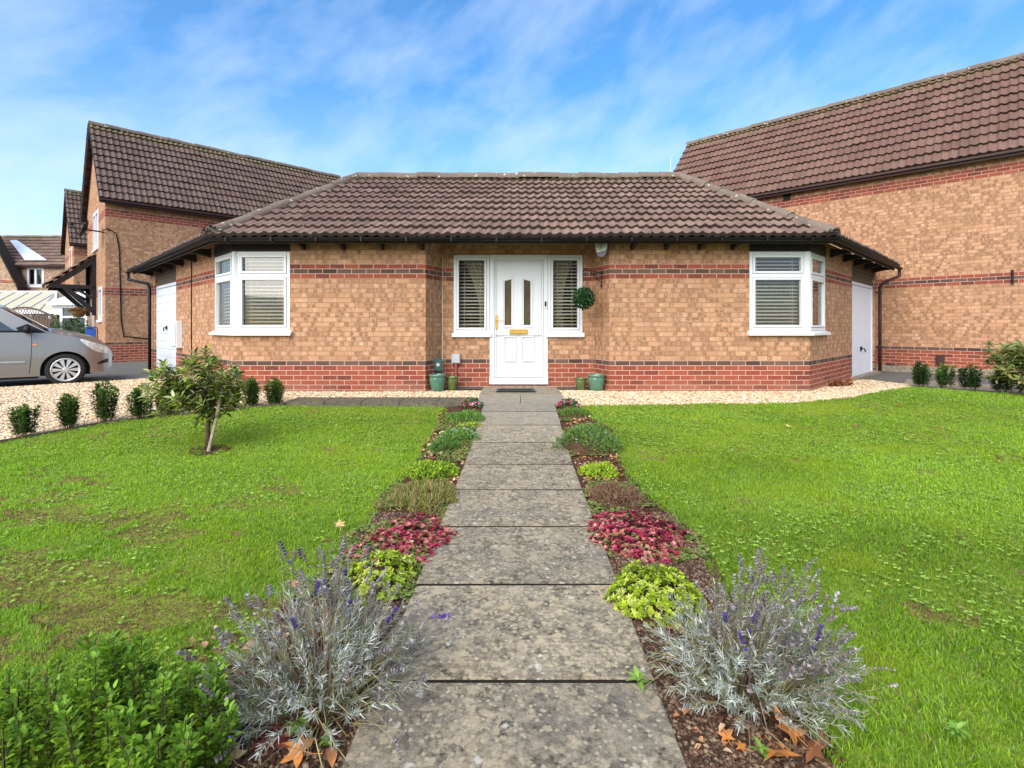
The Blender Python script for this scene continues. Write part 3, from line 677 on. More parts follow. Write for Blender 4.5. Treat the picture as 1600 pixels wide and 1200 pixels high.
obj('cable', MB().tube([TH(s_at(1385), .012, .12), TH(s_at(1420), .012, .07), TH(s_at(1470), .012, .085), TH(s_at(1540), .012, .06), TH(s_at(1605), .012, .0)], .012, 6), M['black'], HR)
obj('pipe_clip', MB().tube([TH(s_at(1582), .02, 2.17), TH(s_at(1582), .03, 1.88)], .02, 6), M['black'], HR)
HL = thing('house', 'gabled brick house with dark mossy roof standing left of the bungalow behind the car', 'house', (-11.6, 14.6, 0))
THL, dHL, nHL, TgL, zwL, zrL = house(HL, (-11.6, 14.6), (S2, S2), 7.96, 4.2, 4.626, 1.15, 'brick2', 'tile_old', seed=30, gholes=[(4.2-2.6, 4.2-1.4, 3.42, 4.6), (4.2-1.4, 4.2-.57, 1.2, 2.2), (4.2-3.3, 4.2-2.45, 0, 2.05)])
window(TgL, 4.2-2.6, 4.2-1.4, 3.42, 4.6, HL, blind=False, fr=.07, o1=.01, mull=(4.2-2.0,))['label'] = 'upper white window in the gable'
window(TgL, 4.2-1.4, 4.2-.57, 1.2, 2.2, HL, blind=False, fr=.07, o1=.01)['label'] = 'lower white window in the gable'
obj('door', MB().box(4.2-3.3, 4.2-2.45, -.09, -.03, 0, 2.05, TgL).box(4.2-3.25, 4.2-3.2, -.03, 0, 0, 2.05, TgL).box(4.2-2.55, 4.2-2.45, -.03, .01, 0, 2.05, TgL), M['upvc'], HL, bevel=.005)
ib = MB(); ib.box(1.2, 7.8, -4.0, -3.9, 0, 4.6, THL); ib.box(1.2, 1.3, -3.9, -.1, 0, 4.6, THL); obj('interior', ib, M['room'], HL)
# porch canopy on the gable: lean-to tiles on dark timber brackets
cn = MB(); y0_, y1_ = 4.2-3.7, 4.2-1.9
cn.add([TgL(y0_, 0, 3.15), TgL(y1_, 0, 3.15), TgL(y1_, 1.08, 2.20), TgL(y0_, 1.08, 2.20), TgL(y0_, 0, 3.23), TgL(y1_, 0, 3.23), TgL(y1_, 1.08, 2.28), TgL(y0_, 1.08, 2.28)],
       [(0, 3, 2, 1), (4, 5, 6, 7), (0, 1, 5, 4), (1, 2, 6, 5), (2, 3, 7, 6), (3, 0, 4, 7)], col=(.9, .3, 0))
cpy = obj('porch_canopy', cn, M['tile_red'], HL)
for yy in (y0_+.1, y1_-.06):
    bt = MB(); B_ = lambda a, b, c: TgL(yy+b, a, c)
    bt.prism([(0, 2.28), (1.0, 2.28), (1.0, 2.17), (0, 2.17)], -.05, .05, B_); bt.prism([(0, 3.13), (.1, 3.04), (.1, 1.35), (0, 1.35)], -.05, .05, B_)
    bt.prism([(.1, 1.42), (.1, 1.60), (.62, 2.17), (.80, 2.17)], -.045, .045, B_); bt.prism([(.1, 1.85), (.1, 1.95), (.45, 2.17), (.55, 2.17)], -.03, .03, B_)
    bt.prism([(0, 3.14), (1.03, 2.24), (1.03, 2.14), (0, 3.02)], -.055, -.02 if yy < 1 else .055, B_)
    obj('bracket', bt, M['blackwood'], cpy)
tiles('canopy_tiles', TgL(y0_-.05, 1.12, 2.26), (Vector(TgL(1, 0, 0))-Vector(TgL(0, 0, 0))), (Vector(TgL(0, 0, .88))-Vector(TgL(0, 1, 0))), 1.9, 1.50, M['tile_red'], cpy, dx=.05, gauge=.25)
ds = MB(); dc = Vector(TgL(4.2-.35, .42, 3.78)); ax_ = Vector((-.75, -.55, .35)).normalized(); t1 = ax_.cross(Vector((0, 0, 1))).normalized(); t2 = t1.cross(ax_)
ds.lathe([(0, -.05), (.10, -.045), (.2, -.02), (.27, .015), (.275, .02), (.2, -.008), (.1, -.03), (0, -.035)], 24, T=lambda x, y, z: tuple(dc+t1*x+t2*y+ax_*z))
ds.tube([dc-ax_*.04, Vector(TgL(4.2-.15, .12, 3.72)), Vector(TgL(4.2-.12, 0, 3.70))], .022, 6); ds.tube([dc-t2*.26, dc+ax_*.3], .012, 6); ds.box(-.04, .04, -.04, .04, -.04, .04, lambda x, y, z: tuple(dc+ax_*.32+Vector((x, y, z))))
obj('satellite_dish', ds, M['black'], HL, smooth=False)
obj('cable', MB().tube([TgL(4.2-.1, .05, 3.75), THL(.05, .03, 3.80), THL(.25, .015, 3.7), THL(.32, .015, 3.2), THL(.36, .015, 1.2), THL(.42, .015, .72), THL(1.2, .015, .62), THL(2.2, .015, .55)], .016, 6), M['black'], HL)
H2 = thing('house', 'second gabled brick house further back, only a strip of roof and wall showing', 'house', (-19.3, 22.5, 0))
TH2, d2, n2, Tg2, *_ = house(H2, (-19.35, 22.6), (S2, S2), 7.5, 4.2, 4.65, 1.15, 'brick2', 'tile_old', seed=40, tileargs=dict(dx=.05))
window(Tg2, 4.2-1.9, 4.2-.7, 3.42, 4.6, H2, blind=False, fr=.07, o1=.012); window(Tg2, 4.2-1.9, 4.2-.7, 1.1, 2.2, H2, blind=False, fr=.07, o1=.012)
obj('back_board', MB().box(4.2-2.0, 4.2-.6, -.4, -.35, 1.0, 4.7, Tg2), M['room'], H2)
H3 = thing('house', 'distant house at the far left with pale solar panels and a steep front gable', 'house', (-28, 29, 0))
TH3, *_ = house(H3, (-33.5, 29), (1, 0), 10.5, 4.2, 4.45, .84, 'brick3', 'tile', seed=50, tileargs=dict(dx=.05), holes=[(33.5-27.45, 33.5-26.5, 3.28, 4.36)])
window(TH3, 33.5-27.45, 33.5-26.5, 3.28, 4.36, H3, blind=False, fr=.08, o1=.02, mull=(33.5-26.97,))
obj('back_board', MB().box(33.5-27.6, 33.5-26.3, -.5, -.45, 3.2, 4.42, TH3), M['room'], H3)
T3 = frame((-32.9, 28.3), (-27.6, 28.3))[0]
gm = MB(); gm.add([T3(0, 0, 0), T3(5.55, 0, 0), T3(5.55, 0, 3.35), T3(2.78, 0, 8.6), T3(0, 0, 3.35)], [(0, 1, 2, 3, 4)], [[(0, 0), (5.55, 0), (5.55, 3.4), (2.78, 8.65), (0, 3.4)]])
gm.add([T3(5.55, 0, 0), T3(5.55, -.7, 0), T3(5.55, -.7, 3.35), T3(5.55, 0, 3.35)], [(0, 1, 2, 3)], [[(5.6, 0), (7.7, 0), (7.7, 3.4), (5.6, 3.4)]]); obj('front_gable', gm, M['brick3'], H3)
rg_ = MB()
for sg in (0, 1):
    A_ = (5.55+.15, 3.05) if sg == 0 else (-.15, 3.05); C_ = (2.78, 8.63)
    rg_.add([T3(A_[0], .15, A_[1]), T3(C_[0], .15, C_[1]), T3(C_[0], -.45, C_[1]), T3(A_[0], -.45, A_[1]), T3(A_[0], .15, A_[1]+.16), T3(C_[0], .15, C_[1]+.16), T3(C_[0], -.45, C_[1]+.16), T3(A_[0], -.45, A_[1]+.16)],
            [(0, 1, 2, 3), (4, 7, 6, 5), (0, 4, 5, 1), (1, 5, 6, 2), (2, 6, 7, 3), (3, 7, 4, 0)], col=(.3, .4, 0))
obj('gable_roof', rg_, M['tile'], H3)
window(T3, 3.3, 4.55, 2.45, 3.75, H3, blind=False, fr=.08, o1=.03, sill=True)
sp = MB(); a3 = math.atan(.84)
P_ = lambda s, t, h: TH3(s, .25-t*math.cos(a3)+h*math.sin(a3), 4.45+t*math.sin(a3)+h*math.cos(a3))
tri = [(3.5, 2.5), (3.95, 2.5), (7.2, .35), (5.95, .35)]
sp.add([P_(a_, b_, .09) for a_, b_ in tri]+[P_(a_, b_, .13) for a_, b_ in tri], [(0, 1, 2, 3), (4, 7, 6, 5), (0, 4, 5, 1), (1, 5, 6, 2), (2, 6, 7, 3), (3, 7, 4, 0)])
obj('solar_panel', sp, plain('pale_solar_glass', (.55, .60, .68), .15, .8), H3)

# conservatories, trellis fence
CA = thing('conservatory', 'conservatory with cream hipped roof and white glazing bars below the far left house', 'conservatory', (-19.5, 20, 0))
M['poly'] = plain('cream_polycarbonate', (.42, .38, .26), .4, .4, var=.08)
M['dimglass'] = plain('dim_far_glass', (.10, .12, .12), .08, .8, var=.3, scale=3)
TA = frame((-22.5, 20), (-17.85, 20))[0]
cr = MB(); cr.add([TA(-.1, .1, 1.60), TA(4.75, .1, 1.60), TA(3.55, -1.3, 2.42), TA(1.0, -1.3, 2.42), TA(4.75, -2.7, 1.60), TA(-.1, -2.7, 1.60)], [(0, 1, 2, 3), (1, 4, 2), (4, 5, 3, 2), (5, 0, 3)]); obj('roof', cr, M['poly'], CA)
bb = MB()
for k in range(9):
    s_ = .1+k*.57; tt = min(max(s_, 1.0), 3.55); bb.tube([TA(s_, .1, 1.63), TA(tt, -1.3, 2.45)], .028, 4)
bb.tube([TA(1.0, -1.3, 2.45), TA(3.55, -1.3, 2.45)], .04, 6); bb.box(-.12, 4.77, .08, .16, 1.5, 1.64, TA); bb.tube([TA(4.75, .1, 1.63), TA(3.55, -1.3, 2.45)], .04, 6)
for k in range(7): bb.box(.0+k*.74, .09+k*.74, -.05, .05, 0, 1.5, TA)
bb.box(0, 4.6, -.04, .04, .55, .66, TA); bb.box(0, 4.6, -.04, .04, 1.2, 1.27, TA); bb.box(4.55, 4.65, -2.6, -.05, 1.4, 1.5, TA); obj('frame', bb, M['upvc'], CA)
obj('glazing', MB().box(.02, 4.58, -.02, .0, .0, 1.5, TA).box(4.58, 4.60, -2.6, -.02, .0, 1.5, TA), M['dimglass'], CA)
CB = thing('conservatory', 'white glazed conservatory bay with crested roof seen past the porch canopy', 'conservatory', (-16.4, 19, 0))
TB_ = frame((-17.0, 19), (-14.6, 19))[0]
bb = MB(); bb.box(0, .32, -.15, .0, 0, 1.78, TB_)
for s_ in (1.15, 2.3): bb.box(s_, s_+.08, -.08, 0, 0, 1.78, TB_)
bb.box(.32, 2.38, -.06, -.01, 1.32, 1.40, TB_); bb.box(.32, 2.38, -.06, -.01, .6, .66, TB_); bb.box(-.05, 2.45, -.2, .03, 1.70, 1.78, TB_)
bb.add([TB_(-.12, .12, 1.92), TB_(2.5, .12, 1.92), TB_(2.2, -1.2, 2.55), TB_(.5, -1.2, 2.55)], [(0, 1, 2, 3)]); bb.add([TB_(-.12, .12, 1.92), TB_(.5, -1.2, 2.55), TB_(-.12, -2.4, 1.92)], [(0, 1, 2)])
bb.box(.5, 2.2, -1.22, -1.18, 2.52, 2.60, TB_)
for k in range(9): s_ = .5+k*.21; bb.prism([(s_-.06, 2.6), (s_+.06, 2.6), (s_+.02, 2.68), (s_, 2.80), (s_-.02, 2.68)], -1.21, -1.19, TB_)
bb.prism([(.36, 2.5), (.44, 2.5), (.42, 2.9), (.40, 3.0), (.38, 2.9)], -1.23, -1.17, TB_); obj('frame', bb, M['upvc'], CB)
obj('gutter', MB().box(-.16, 2.55, .03, .15, 1.79, 1.92, TB_), M['steel'], CB)
obj('glazing', MB().box(.32, 2.38, -.05, -.03, 0, 1.7, TB_), M['dimglass'], CB)
FN = thing('fence', 'dark brown fence panel with an arched lattice top behind the silver car', 'fence', (-17, 18, 0))
TN = frame((-18.6, 18), (-16.05, 18))[0]
fb = MB()
for k in range(26): s_ = k*.1; fb.box(s_, s_+.09, -.02, .02, 0, 1.22+.16*math.sin(math.pi*min(1, max(0, (s_-.5)/1.9))), TN)
obj('panel', fb, M['lintel'], FN)
fb = MB(); arc = [(s_, 1.34+.34*math.sin(math.pi*min(1, max(0, (s_-.4)/2.1)))) for s_ in [k*.16 for k in range(17)]]
fb.tube([TN(s_, 0, z_) for s_, z_ in arc], .03, 6); fb.tube([TN(s_, 0, z_-.13-.12*math.sin(math.pi*min(1, max(0, (s_-.4)/2.1)))) for s_, z_ in arc], .022, 6)
for k in range(24):
    s_ = .1+k*.1; top = 1.34+.34*math.sin(math.pi*min(1, max(0, (s_-.4)/2.1))); h_ = .24
    fb.tube([TN(s_, .01, top-h_), TN(s_+.12, .01, top-.01)], .01, 4); fb.tube([TN(s_+.12, -.01, top-h_), TN(s_, -.01, top-.01)], .01, 4)
obj('lattice', fb, M['lintel'], FN); obj('post', MB().box(2.55, 2.65, -.05, .05, 0, 1.42, TN), M['lintel'], FN)

# ================================================================ GROUND
def sheet(name, poly, off, mat, kind='structure', zf=None, cut=None):
    bm = bmesh.new(); bm.faces.new([bm.verts.new((x, y, 0)) for x, y in poly])
    for k in list(_gy)+(cut or []):
        bmesh.ops.bisect_plane(bm, geom=bm.verts[:]+bm.edges[:]+bm.faces[:], plane_co=(0, k, 0), plane_no=(0, 1, 0))
    for v in bm.verts: v.co.z = g(v.co.y)+off
    bmesh.ops.recalc_face_normals(bm, faces=bm.faces[:])
    for f in bm.faces:
        if f.normal.z < 0: f.normal_flip()
    me = bpy.data.meshes.new(name); bm.to_mesh(me); bm.free(); me.materials.append(mat)
    o = bpy.data.objects.new(name, me); COL.objects.link(o)
    if kind: o['kind'] = kind
    return o
m = Mt('tarmac', .9, .2); n1 = m.noise(60, 5, .7); n2 = m.noise(1.1, 4)
c = m.ramp(n1, [(.35, (.075, .072, .068)), (.65, (.15, .142, .13))]); c = m.mix(m.step(n2, .4, .7, 0, .6), c, (.14, .13, .11)); m.base(c); m.bump(n1, .5, .006); M['tarmac'] = m.m
m = Mt('lawn_soil', .95, .1); n1 = m.noise(30, 5, .7); n2 = m.noise(2.5, 4)
c = m.ramp(n1, [(.3, (.09, .12, .012)), (.5, (.17, .24, .02)), (.65, (.23, .25, .05)), (.8, (.27, .21, .11))]); c = m.mix(m.step(n2, .55, .72, 0, .4), c, (.25, .17, .085)); m.base(c); m.bump(n1, .8, .01); M['lawn'] = m.m
m = Mt('gravel_bed', .9, .2); vo = m.n('ShaderNodeTexVoronoi', Scale=52.0); m.t.links.new(m.pos(), vo.inputs['Vector'])
c = m.ramp(m.n('ShaderNodeSeparateColor', _0=vo.outputs['Color']).outputs[0], [(0, (.30, .20, .10)), (.4, (.50, .36, .20)), (.7, (.60, .46, .29)), (1, (.66, .56, .42))])
c = m.mix(m.step(vo.outputs['Distance'], .55, .8, 0, .6), c, (.18, .12, .06)); m.base(c); m.bump(m.math('MULTIPLY', vo.outputs['Distance'], -1.0), .9, .01); M['gravel'] = m.m
m = Mt('dark_soil', .95, .1); n1 = m.noise(45, 6, .75); n2 = m.noise(6, 3)
c = m.ramp(n1, [(.3, (.035, .018, .010)), (.5, (.085, .045, .026)), (.72, (.17, .10, .06)), (.8, (.28, .19, .12))]); m.base(c); m.bump(n1, 1.0, .02); M['soil'] = m.m
m = Mt('concrete_slab', .9, .2); at = m.attr(); sp_ = m.n('ShaderNodeSeparateColor', _0=at)
n0 = m.noise(13, 8, .78); n1 = m.noise(48, 6, .75); n2 = m.noise(4, 5, .65, dist=.4); n3 = m.noise(150, 3, .7)
c = m.ramp(m.math('ADD', m.math('MULTIPLY', n0, .55), m.math('MULTIPLY', n1, .45)), [(.39, (.04, .034, .026)), (.46, (.15, .128, .092)), (.53, (.28, .232, .165)), (.61, (.44, .36, .245))])
nb = m.noise(21, 7, .62, dist=.6); c = m.mix(m.math('MULTIPLY', m.step(nb, .53, .60, 0, .85), m.step(n2, .66, .40, .25, 1)), c, m.mix(m.step(n3, .4, .6), (.38, .30, .185), (.52, .44, .30)))
c = m.mix(m.step(n2, .48, .64, 0, .5), c, m.ramp(n3, [(.35, (.10, .090, .074)), (.65, (.23, .205, .165))]))
c = m.mix(m.step(n2, .46, .32, 0, .45), c, (.27, .20, .115))
for sc_, rr, colr in ((24., .30, (.38, .31, .20)), (48., .32, (.42, .36, .25)), (15., .15, (.52, .49, .41))):
    vo = m.n('ShaderNodeTexVoronoi', Scale=sc_); wv = m.n('ShaderNodeVectorMath', {'operation': 'MULTIPLY_ADD'})
    wn_ = m.n('ShaderNodeTexNoise', Scale=sc_*3, Detail=3.0); m.t.links.new(m.pos(), wn_.inputs['Vector']); m.t.links.new(wn_.outputs[1], wv.inputs[0]); wv.inputs[1].default_value = (.5/sc_,)*3; m.t.links.new(m.pos(), wv.inputs[2]); m.t.links.new(wv.outputs[0], vo.inputs['Vector'])
    cr_ = m.n('ShaderNodeSeparateColor', _0=vo.outputs['Color']).outputs[1]
    k_ = m.math('MULTIPLY', m.step(vo.outputs['Distance'], rr+.06, rr-.04), m.math('GREATER_THAN', cr_, .52)); k_ = m.math('MULTIPLY', k_, m.step(n1, .36, .5, .45, .95))
    c = m.mix(m.math('MULTIPLY', k_, m.math('SUBTRACT', 1.0, sp_.outputs[1])), c, colr)
c = m.mix(m.math('MULTIPLY', sp_.outputs[1], .6), c, (.27, .25, .21)); c = m.mix(1.0, c, m.mix(sp_.outputs[0], (.86, .86, .86), (1.08, 1.07, 1.03)), 'MULTIPLY')
m.base(c); m.bump(m.math('ADD', n1, m.math('MULTIPLY', n3, .5)), .6, .006); M['slab'] = m.m
M['kerb'] = plain('weathered_concrete', (.23, .195, .145), .9, .2, var=.35, scale=22)

sheet('ground', [(-600, -600), (600, -600), (600, 900), (-600, 900)], -.03, M['tarmac'])
LB = [(-9.6, 2.1), G(0, 692), G(60, 681), G(150, 664), G(240, 653), G(330, 644), G(437, 634)]
BL = [G(694, 636), G(690, 655), G(668, 692), G(645, 730), G(600, 772), G(556, 832), G(520, 880), G(430, 960), G(352, 1060), G(325, 1130), G(300, 1218), (-.98, .9), (-.98, .3)]
BR = [G(890, 634), G(925, 655), G(955, 668), G(964, 700), G(978, 735), G(1003, 768), G(1050, 802), G(1092, 840), G(1112, 872), G(1125, 905), G(1150, 960), G(1215, 1060), G(1290, 1150), G(1335, 1218), (1.0, .9), (1.0, .3)]
ltop = G(694, 634)[1]
LAWN_L = LB+BL+[(-9.6, .3)]
RT = [G(1100, 631), G(1230, 630), G(1330, 622), G(1395, 609), G(1425, 605), G(1600, 617), (11.5, 3.4)]
LAWN_R = [BR[0]]+RT+[(11.5, .3)]+BR[:0:-1]
sheet('lawn', LAWN_L, .0, M['lawn']); sheet('lawn', LAWN_R, .0, M['lawn'])
GR_L = [(-9.6, 2.1), *[(x, y+.02) for x, y in LB[1:]], (LB[-1][0], 7.36), (-.46, 7.36), (-.46, 8.6), (-4.3, 8.6), (-6.8, 11.3), (-7.25, 9.75), (-8.5, 8.5), (-13.4, 3.6)]
GR_R = [(.66, BR[0][1]), BR[0], *RT[:5], (6.9, 8.9), (6.75, 9.7), (5.4, 9.2), (4.4, 8.4), (.66, 8.6)]
sheet('gravel', GR_L, -.012, M['gravel']); sheet('gravel', GR_R, -.010, M['gravel'])
pl_ = lambda y: -.475+.0175*(y-1.4); pr_ = lambda y: .488+.0165*(y-1.4)
def ragged(line, seed, amp=.022):
    r_ = random.Random(seed); o_ = []
    for a_, b_ in zip(line, line[1:]):
        L_ = math.dist(a_, b_); n_ = max(1, int(L_/.07))
        for k in range(n_): u = k/n_; o_.append((a_[0]+(b_[0]-a_[0])*u+r_.uniform(-amp, amp), a_[1]+(b_[1]-a_[1])*u+r_.uniform(-amp, amp)*.5))
    return o_+[line[-1]]
BLr, BRr = ragged(BL, 5), ragged(BR, 6)
sheet('flower_bed', BLr+[(pl_(.3), .3), (pl_(4), 4), (pl_(7), 6.9)], .005, M['soil']); sheet('flower_bed', [(pr_(7), 6.9), (pr_(4), 4), (pr_(.3), .3)]+BRr[::-1], .006, M['soil'])
sheet('soil', [(pl_(-.3)-.01, -.3), (pr_(-.3)+.01, -.3), (pr_(7)+.01, 6.94), (pl_(7)-.01, 6.94)], .003, M['soil'])
sheet('pavement', [(-60, -3.5), (60, -3.5), (60, .22), (-60, .22)], .012, M['kerb'])
ys = [-.30, .39, 1.08, 1.77, 2.43, 3.13, 3.83, 4.53, 5.22, 5.88, 6.50, 6.94]
mb = MB(); rp = random.Random(3)
for k in range(len(ys)-1):
    a_, b_ = ys[k]+.0055, ys[k+1]-.0055; t_ = rp.uniform(-.002, .002); sk = .0
    P = []; cc = (rp.random(), max(0, min(1, (a_-5.0)/1.2)), 0)
    for z_ in (-.06, .02): P += [(pl_(a_), a_+sk, g(a_)+z_+t_+.006), (pr_(a_), a_-sk, g(a_)+z_-t_), (pr_(b_), b_-sk, g(b_)+z_-t_), (pl_(b_), b_+sk, g(b_)+z_+t_)]
    mb.add(P, [(0, 3, 2, 1), (4, 5, 6, 7), (0, 1, 5, 4), (1, 2, 6, 5), (2, 3, 7, 6), (3, 0, 4, 7)], col=cc)
jt = MB()
for yj in ys[1:-1]: jt.add([(x, y, g(y)+z) for z in (-.05, .0205) for x, y in ((pl_(yj)+.004, yj-.006), (pr_(yj)-.004, yj-.006), (pr_(yj)-.004, yj+.006), (pl_(yj)+.004, yj+.006))], [(0, 3, 2, 1), (4, 5, 6, 7), (0, 1, 5, 4), (1, 2, 6, 5), (2, 3, 7, 6), (3, 0, 4, 7)])
obj('path_joints', jt, plain('grimy_joint', (.022, .018, .013), .95, .05, var=.4, scale=60), kind='structure')
for a_, b_, y0, y1 in ((-.47, .115, 6.95, 7.44), (.122, .73, 6.95, 7.44)):
    mb.add([(x, y, g(y)+z) for z in (-.06, .03) for x, y in ((a_, y0), (b_, y0), (b_, y1), (a_, y1))], [(0, 3, 2, 1), (4, 5, 6, 7), (0, 1, 5, 4), (1, 2, 6, 5), (2, 3, 7, 6), (3, 0, 4, 7)], col=(.5, 1, 0))
obj('path', mb, M['slab'], kind='structure', bevel=.004)
mb = MB()
xs_ = [LB[-1][0]+.05+(k*(-.5-LB[-1][0]-.05)/5) for k in range(6)]
for a_, b_ in zip(xs_, xs_[1:]): mb.box(a_, b_-.004, 6.93, 7.35, -.12, -.006)
obj('path', mb, plain('dark_damp_concrete', (.115, .098, .070), .9, .2, var=.35, scale=16), kind='structure', bevel=.005); mb = MB()
mb.box(-.47, .73, 7.447, 8.39, -.06, .022)
obj('path', mb, M['kerb'], kind='structure', bevel=.006)
mb = MB(); mb.add([(6.9, 9.05, -.02), (13.5, 2.4, -.14), (14.0, 2.9, .045-.1), (7.4, 9.6, .02)], [(0, 1, 2, 3)])
# concrete plinth strip at the foot of the right house and garage thresholds
mb.box(0, 12.5, .0, .14, -.12, .10, TH); mb.box(LR-.25-2.2, LR-.1, -.02, .10, -.05, .02, TR); obj('pavement', mb, M['kerb'], kind='structure')
# timber edging between gravel and left lawn
mb = MB()
for a_, b_ in zip(LB, LB[1:]):
    d = Vector((b_[0]-a_[0], b_[1]-a_[1])).normalized(); n_ = (-d.y*.011, d.x*.011)
    mb.add([(p[0]+s_*n_[0], p[1]+s_*n_[1]+.01, g(p[1])+z) for z in (-.05, .028) for p, s_ in ((a_, -1), (b_, -1), (b_, 1), (a_, 1))], [(0, 3, 2, 1), (4, 5, 6, 7), (0, 1, 5, 4), (1, 2, 6, 5), (2, 3, 7, 6), (3, 0, 4, 7)])
ed = obj('edging_board', mb, M['lintel']); tag(ed, 'thin brown timber edging between the left lawn and the gravel', 'edging')

# ---- loose gravel stones
def stones(name, poly, dens, size, pal, seed, zoff=0, kind='stuff', mask=None, flat=.6):
    rg = np.random.default_rng(seed); P = np.array(poly); x0, y0 = P.min(0); x1, y1 = P.max(0); n = int((x1-x0)*(y1-y0)*dens)
    x = rg.uniform(x0, x1, n); y = rg.uniform(y0, y1, n); k = inpoly(x, y, poly) & (np.abs(x) < 1.08*y+.6)
    if mask is not None: k &= mask(x, y)
    x, y = x[k], y[k]; n = len(x); z = np.interp(y, _gy, _gz)+zoff
    base = np.array([(1, 0, 0), (0, 1, 0), (-1, 0, 0), (0, -1, 0), (0, 0, 1), (.6, .6, .7), (-.6, .55, .65), (-.1, -.7, .7)], float)
    sz = size*rg.uniform(.5, 1.3, n); th = rg.uniform(0, 6.28, n); jit = 1+rg.normal(0, .18, (n, 8, 1))
    V = base[None]*jit*sz[:, None, None]; V[:, :, 0] *= rg.uniform(.8, 1.5, n)[:, None]; V[:, :, 2] *= flat
    c_, s_ = np.cos(th)[:, None], np.sin(th)[:, None]; X = V[:, :, 0]*c_-V[:, :, 1]*s_; Y = V[:, :, 0]*s_+V[:, :, 1]*c_
    V = np.stack([X+x[:, None], Y+y[:, None], V[:, :, 2]+z[:, None]+sz[:, None]*.05], 2)
    T = np.array([(0, 1, 5), (1, 6, 5), (1, 2, 6), (2, 3, 6), (3, 7, 6), (3, 0, 7), (0, 5, 7), (5, 4, 7), (5, 6, 4), (6, 7, 4)])
    F = (T[None]+np.arange(n)[:, None, None]*8).reshape(-1, 3); pal = np.array(pal); cc = pal[rg.integers(0, len(pal), n)]*rg.uniform(.8, 1.2, (n, 1))
    return npobj(name, V.reshape(-1, 3), [F], np.repeat(cc, 8, 0), M['stone'], kind=kind)
m = Mt('stone', .75, .3); m.base(m.attr()); M['stone'] = m.m
GP = [(.60, .44, .26), (.66, .52, .34), (.52, .34, .18), (.70, .60, .46), (.42, .28, .15), (.62, .50, .36), (.30, .20, .12)]
o = stones('gravel_stones', GR_L, 2300, .016, GP, 1, -.006); o['label'] = 'loose honey coloured gravel left of the path and on the drive'
o = stones('gravel_stones', GR_R, 3200, .018, GP, 2, -.004); o['label'] = 'loose honey coloured gravel along the right front wall'
SP = [(.07, .036, .02), (.11, .06, .035), (.16, .10, .06), (.05, .028, .018), (.24, .16, .10), (.09, .05, .03)]
BEDL = BL[:]+[(pl_(.3), .3), (pl_(7), 6.9)]; BEDR = [(pr_(7), 6.9), (pr_(.3), .3)]+BR[::-1]
for nm, pl2, sd_ in (('left', BEDL, 3), ('right', BEDR, 4)):
    o = stones('soil_crumbs', pl2, 9000, .0075, SP, sd_, .006, mask=lambda x, y: y < 3.4, flat=.8); o['label'] = 'loose dark brown crumbs of soil in the bed %s of the path' % nm

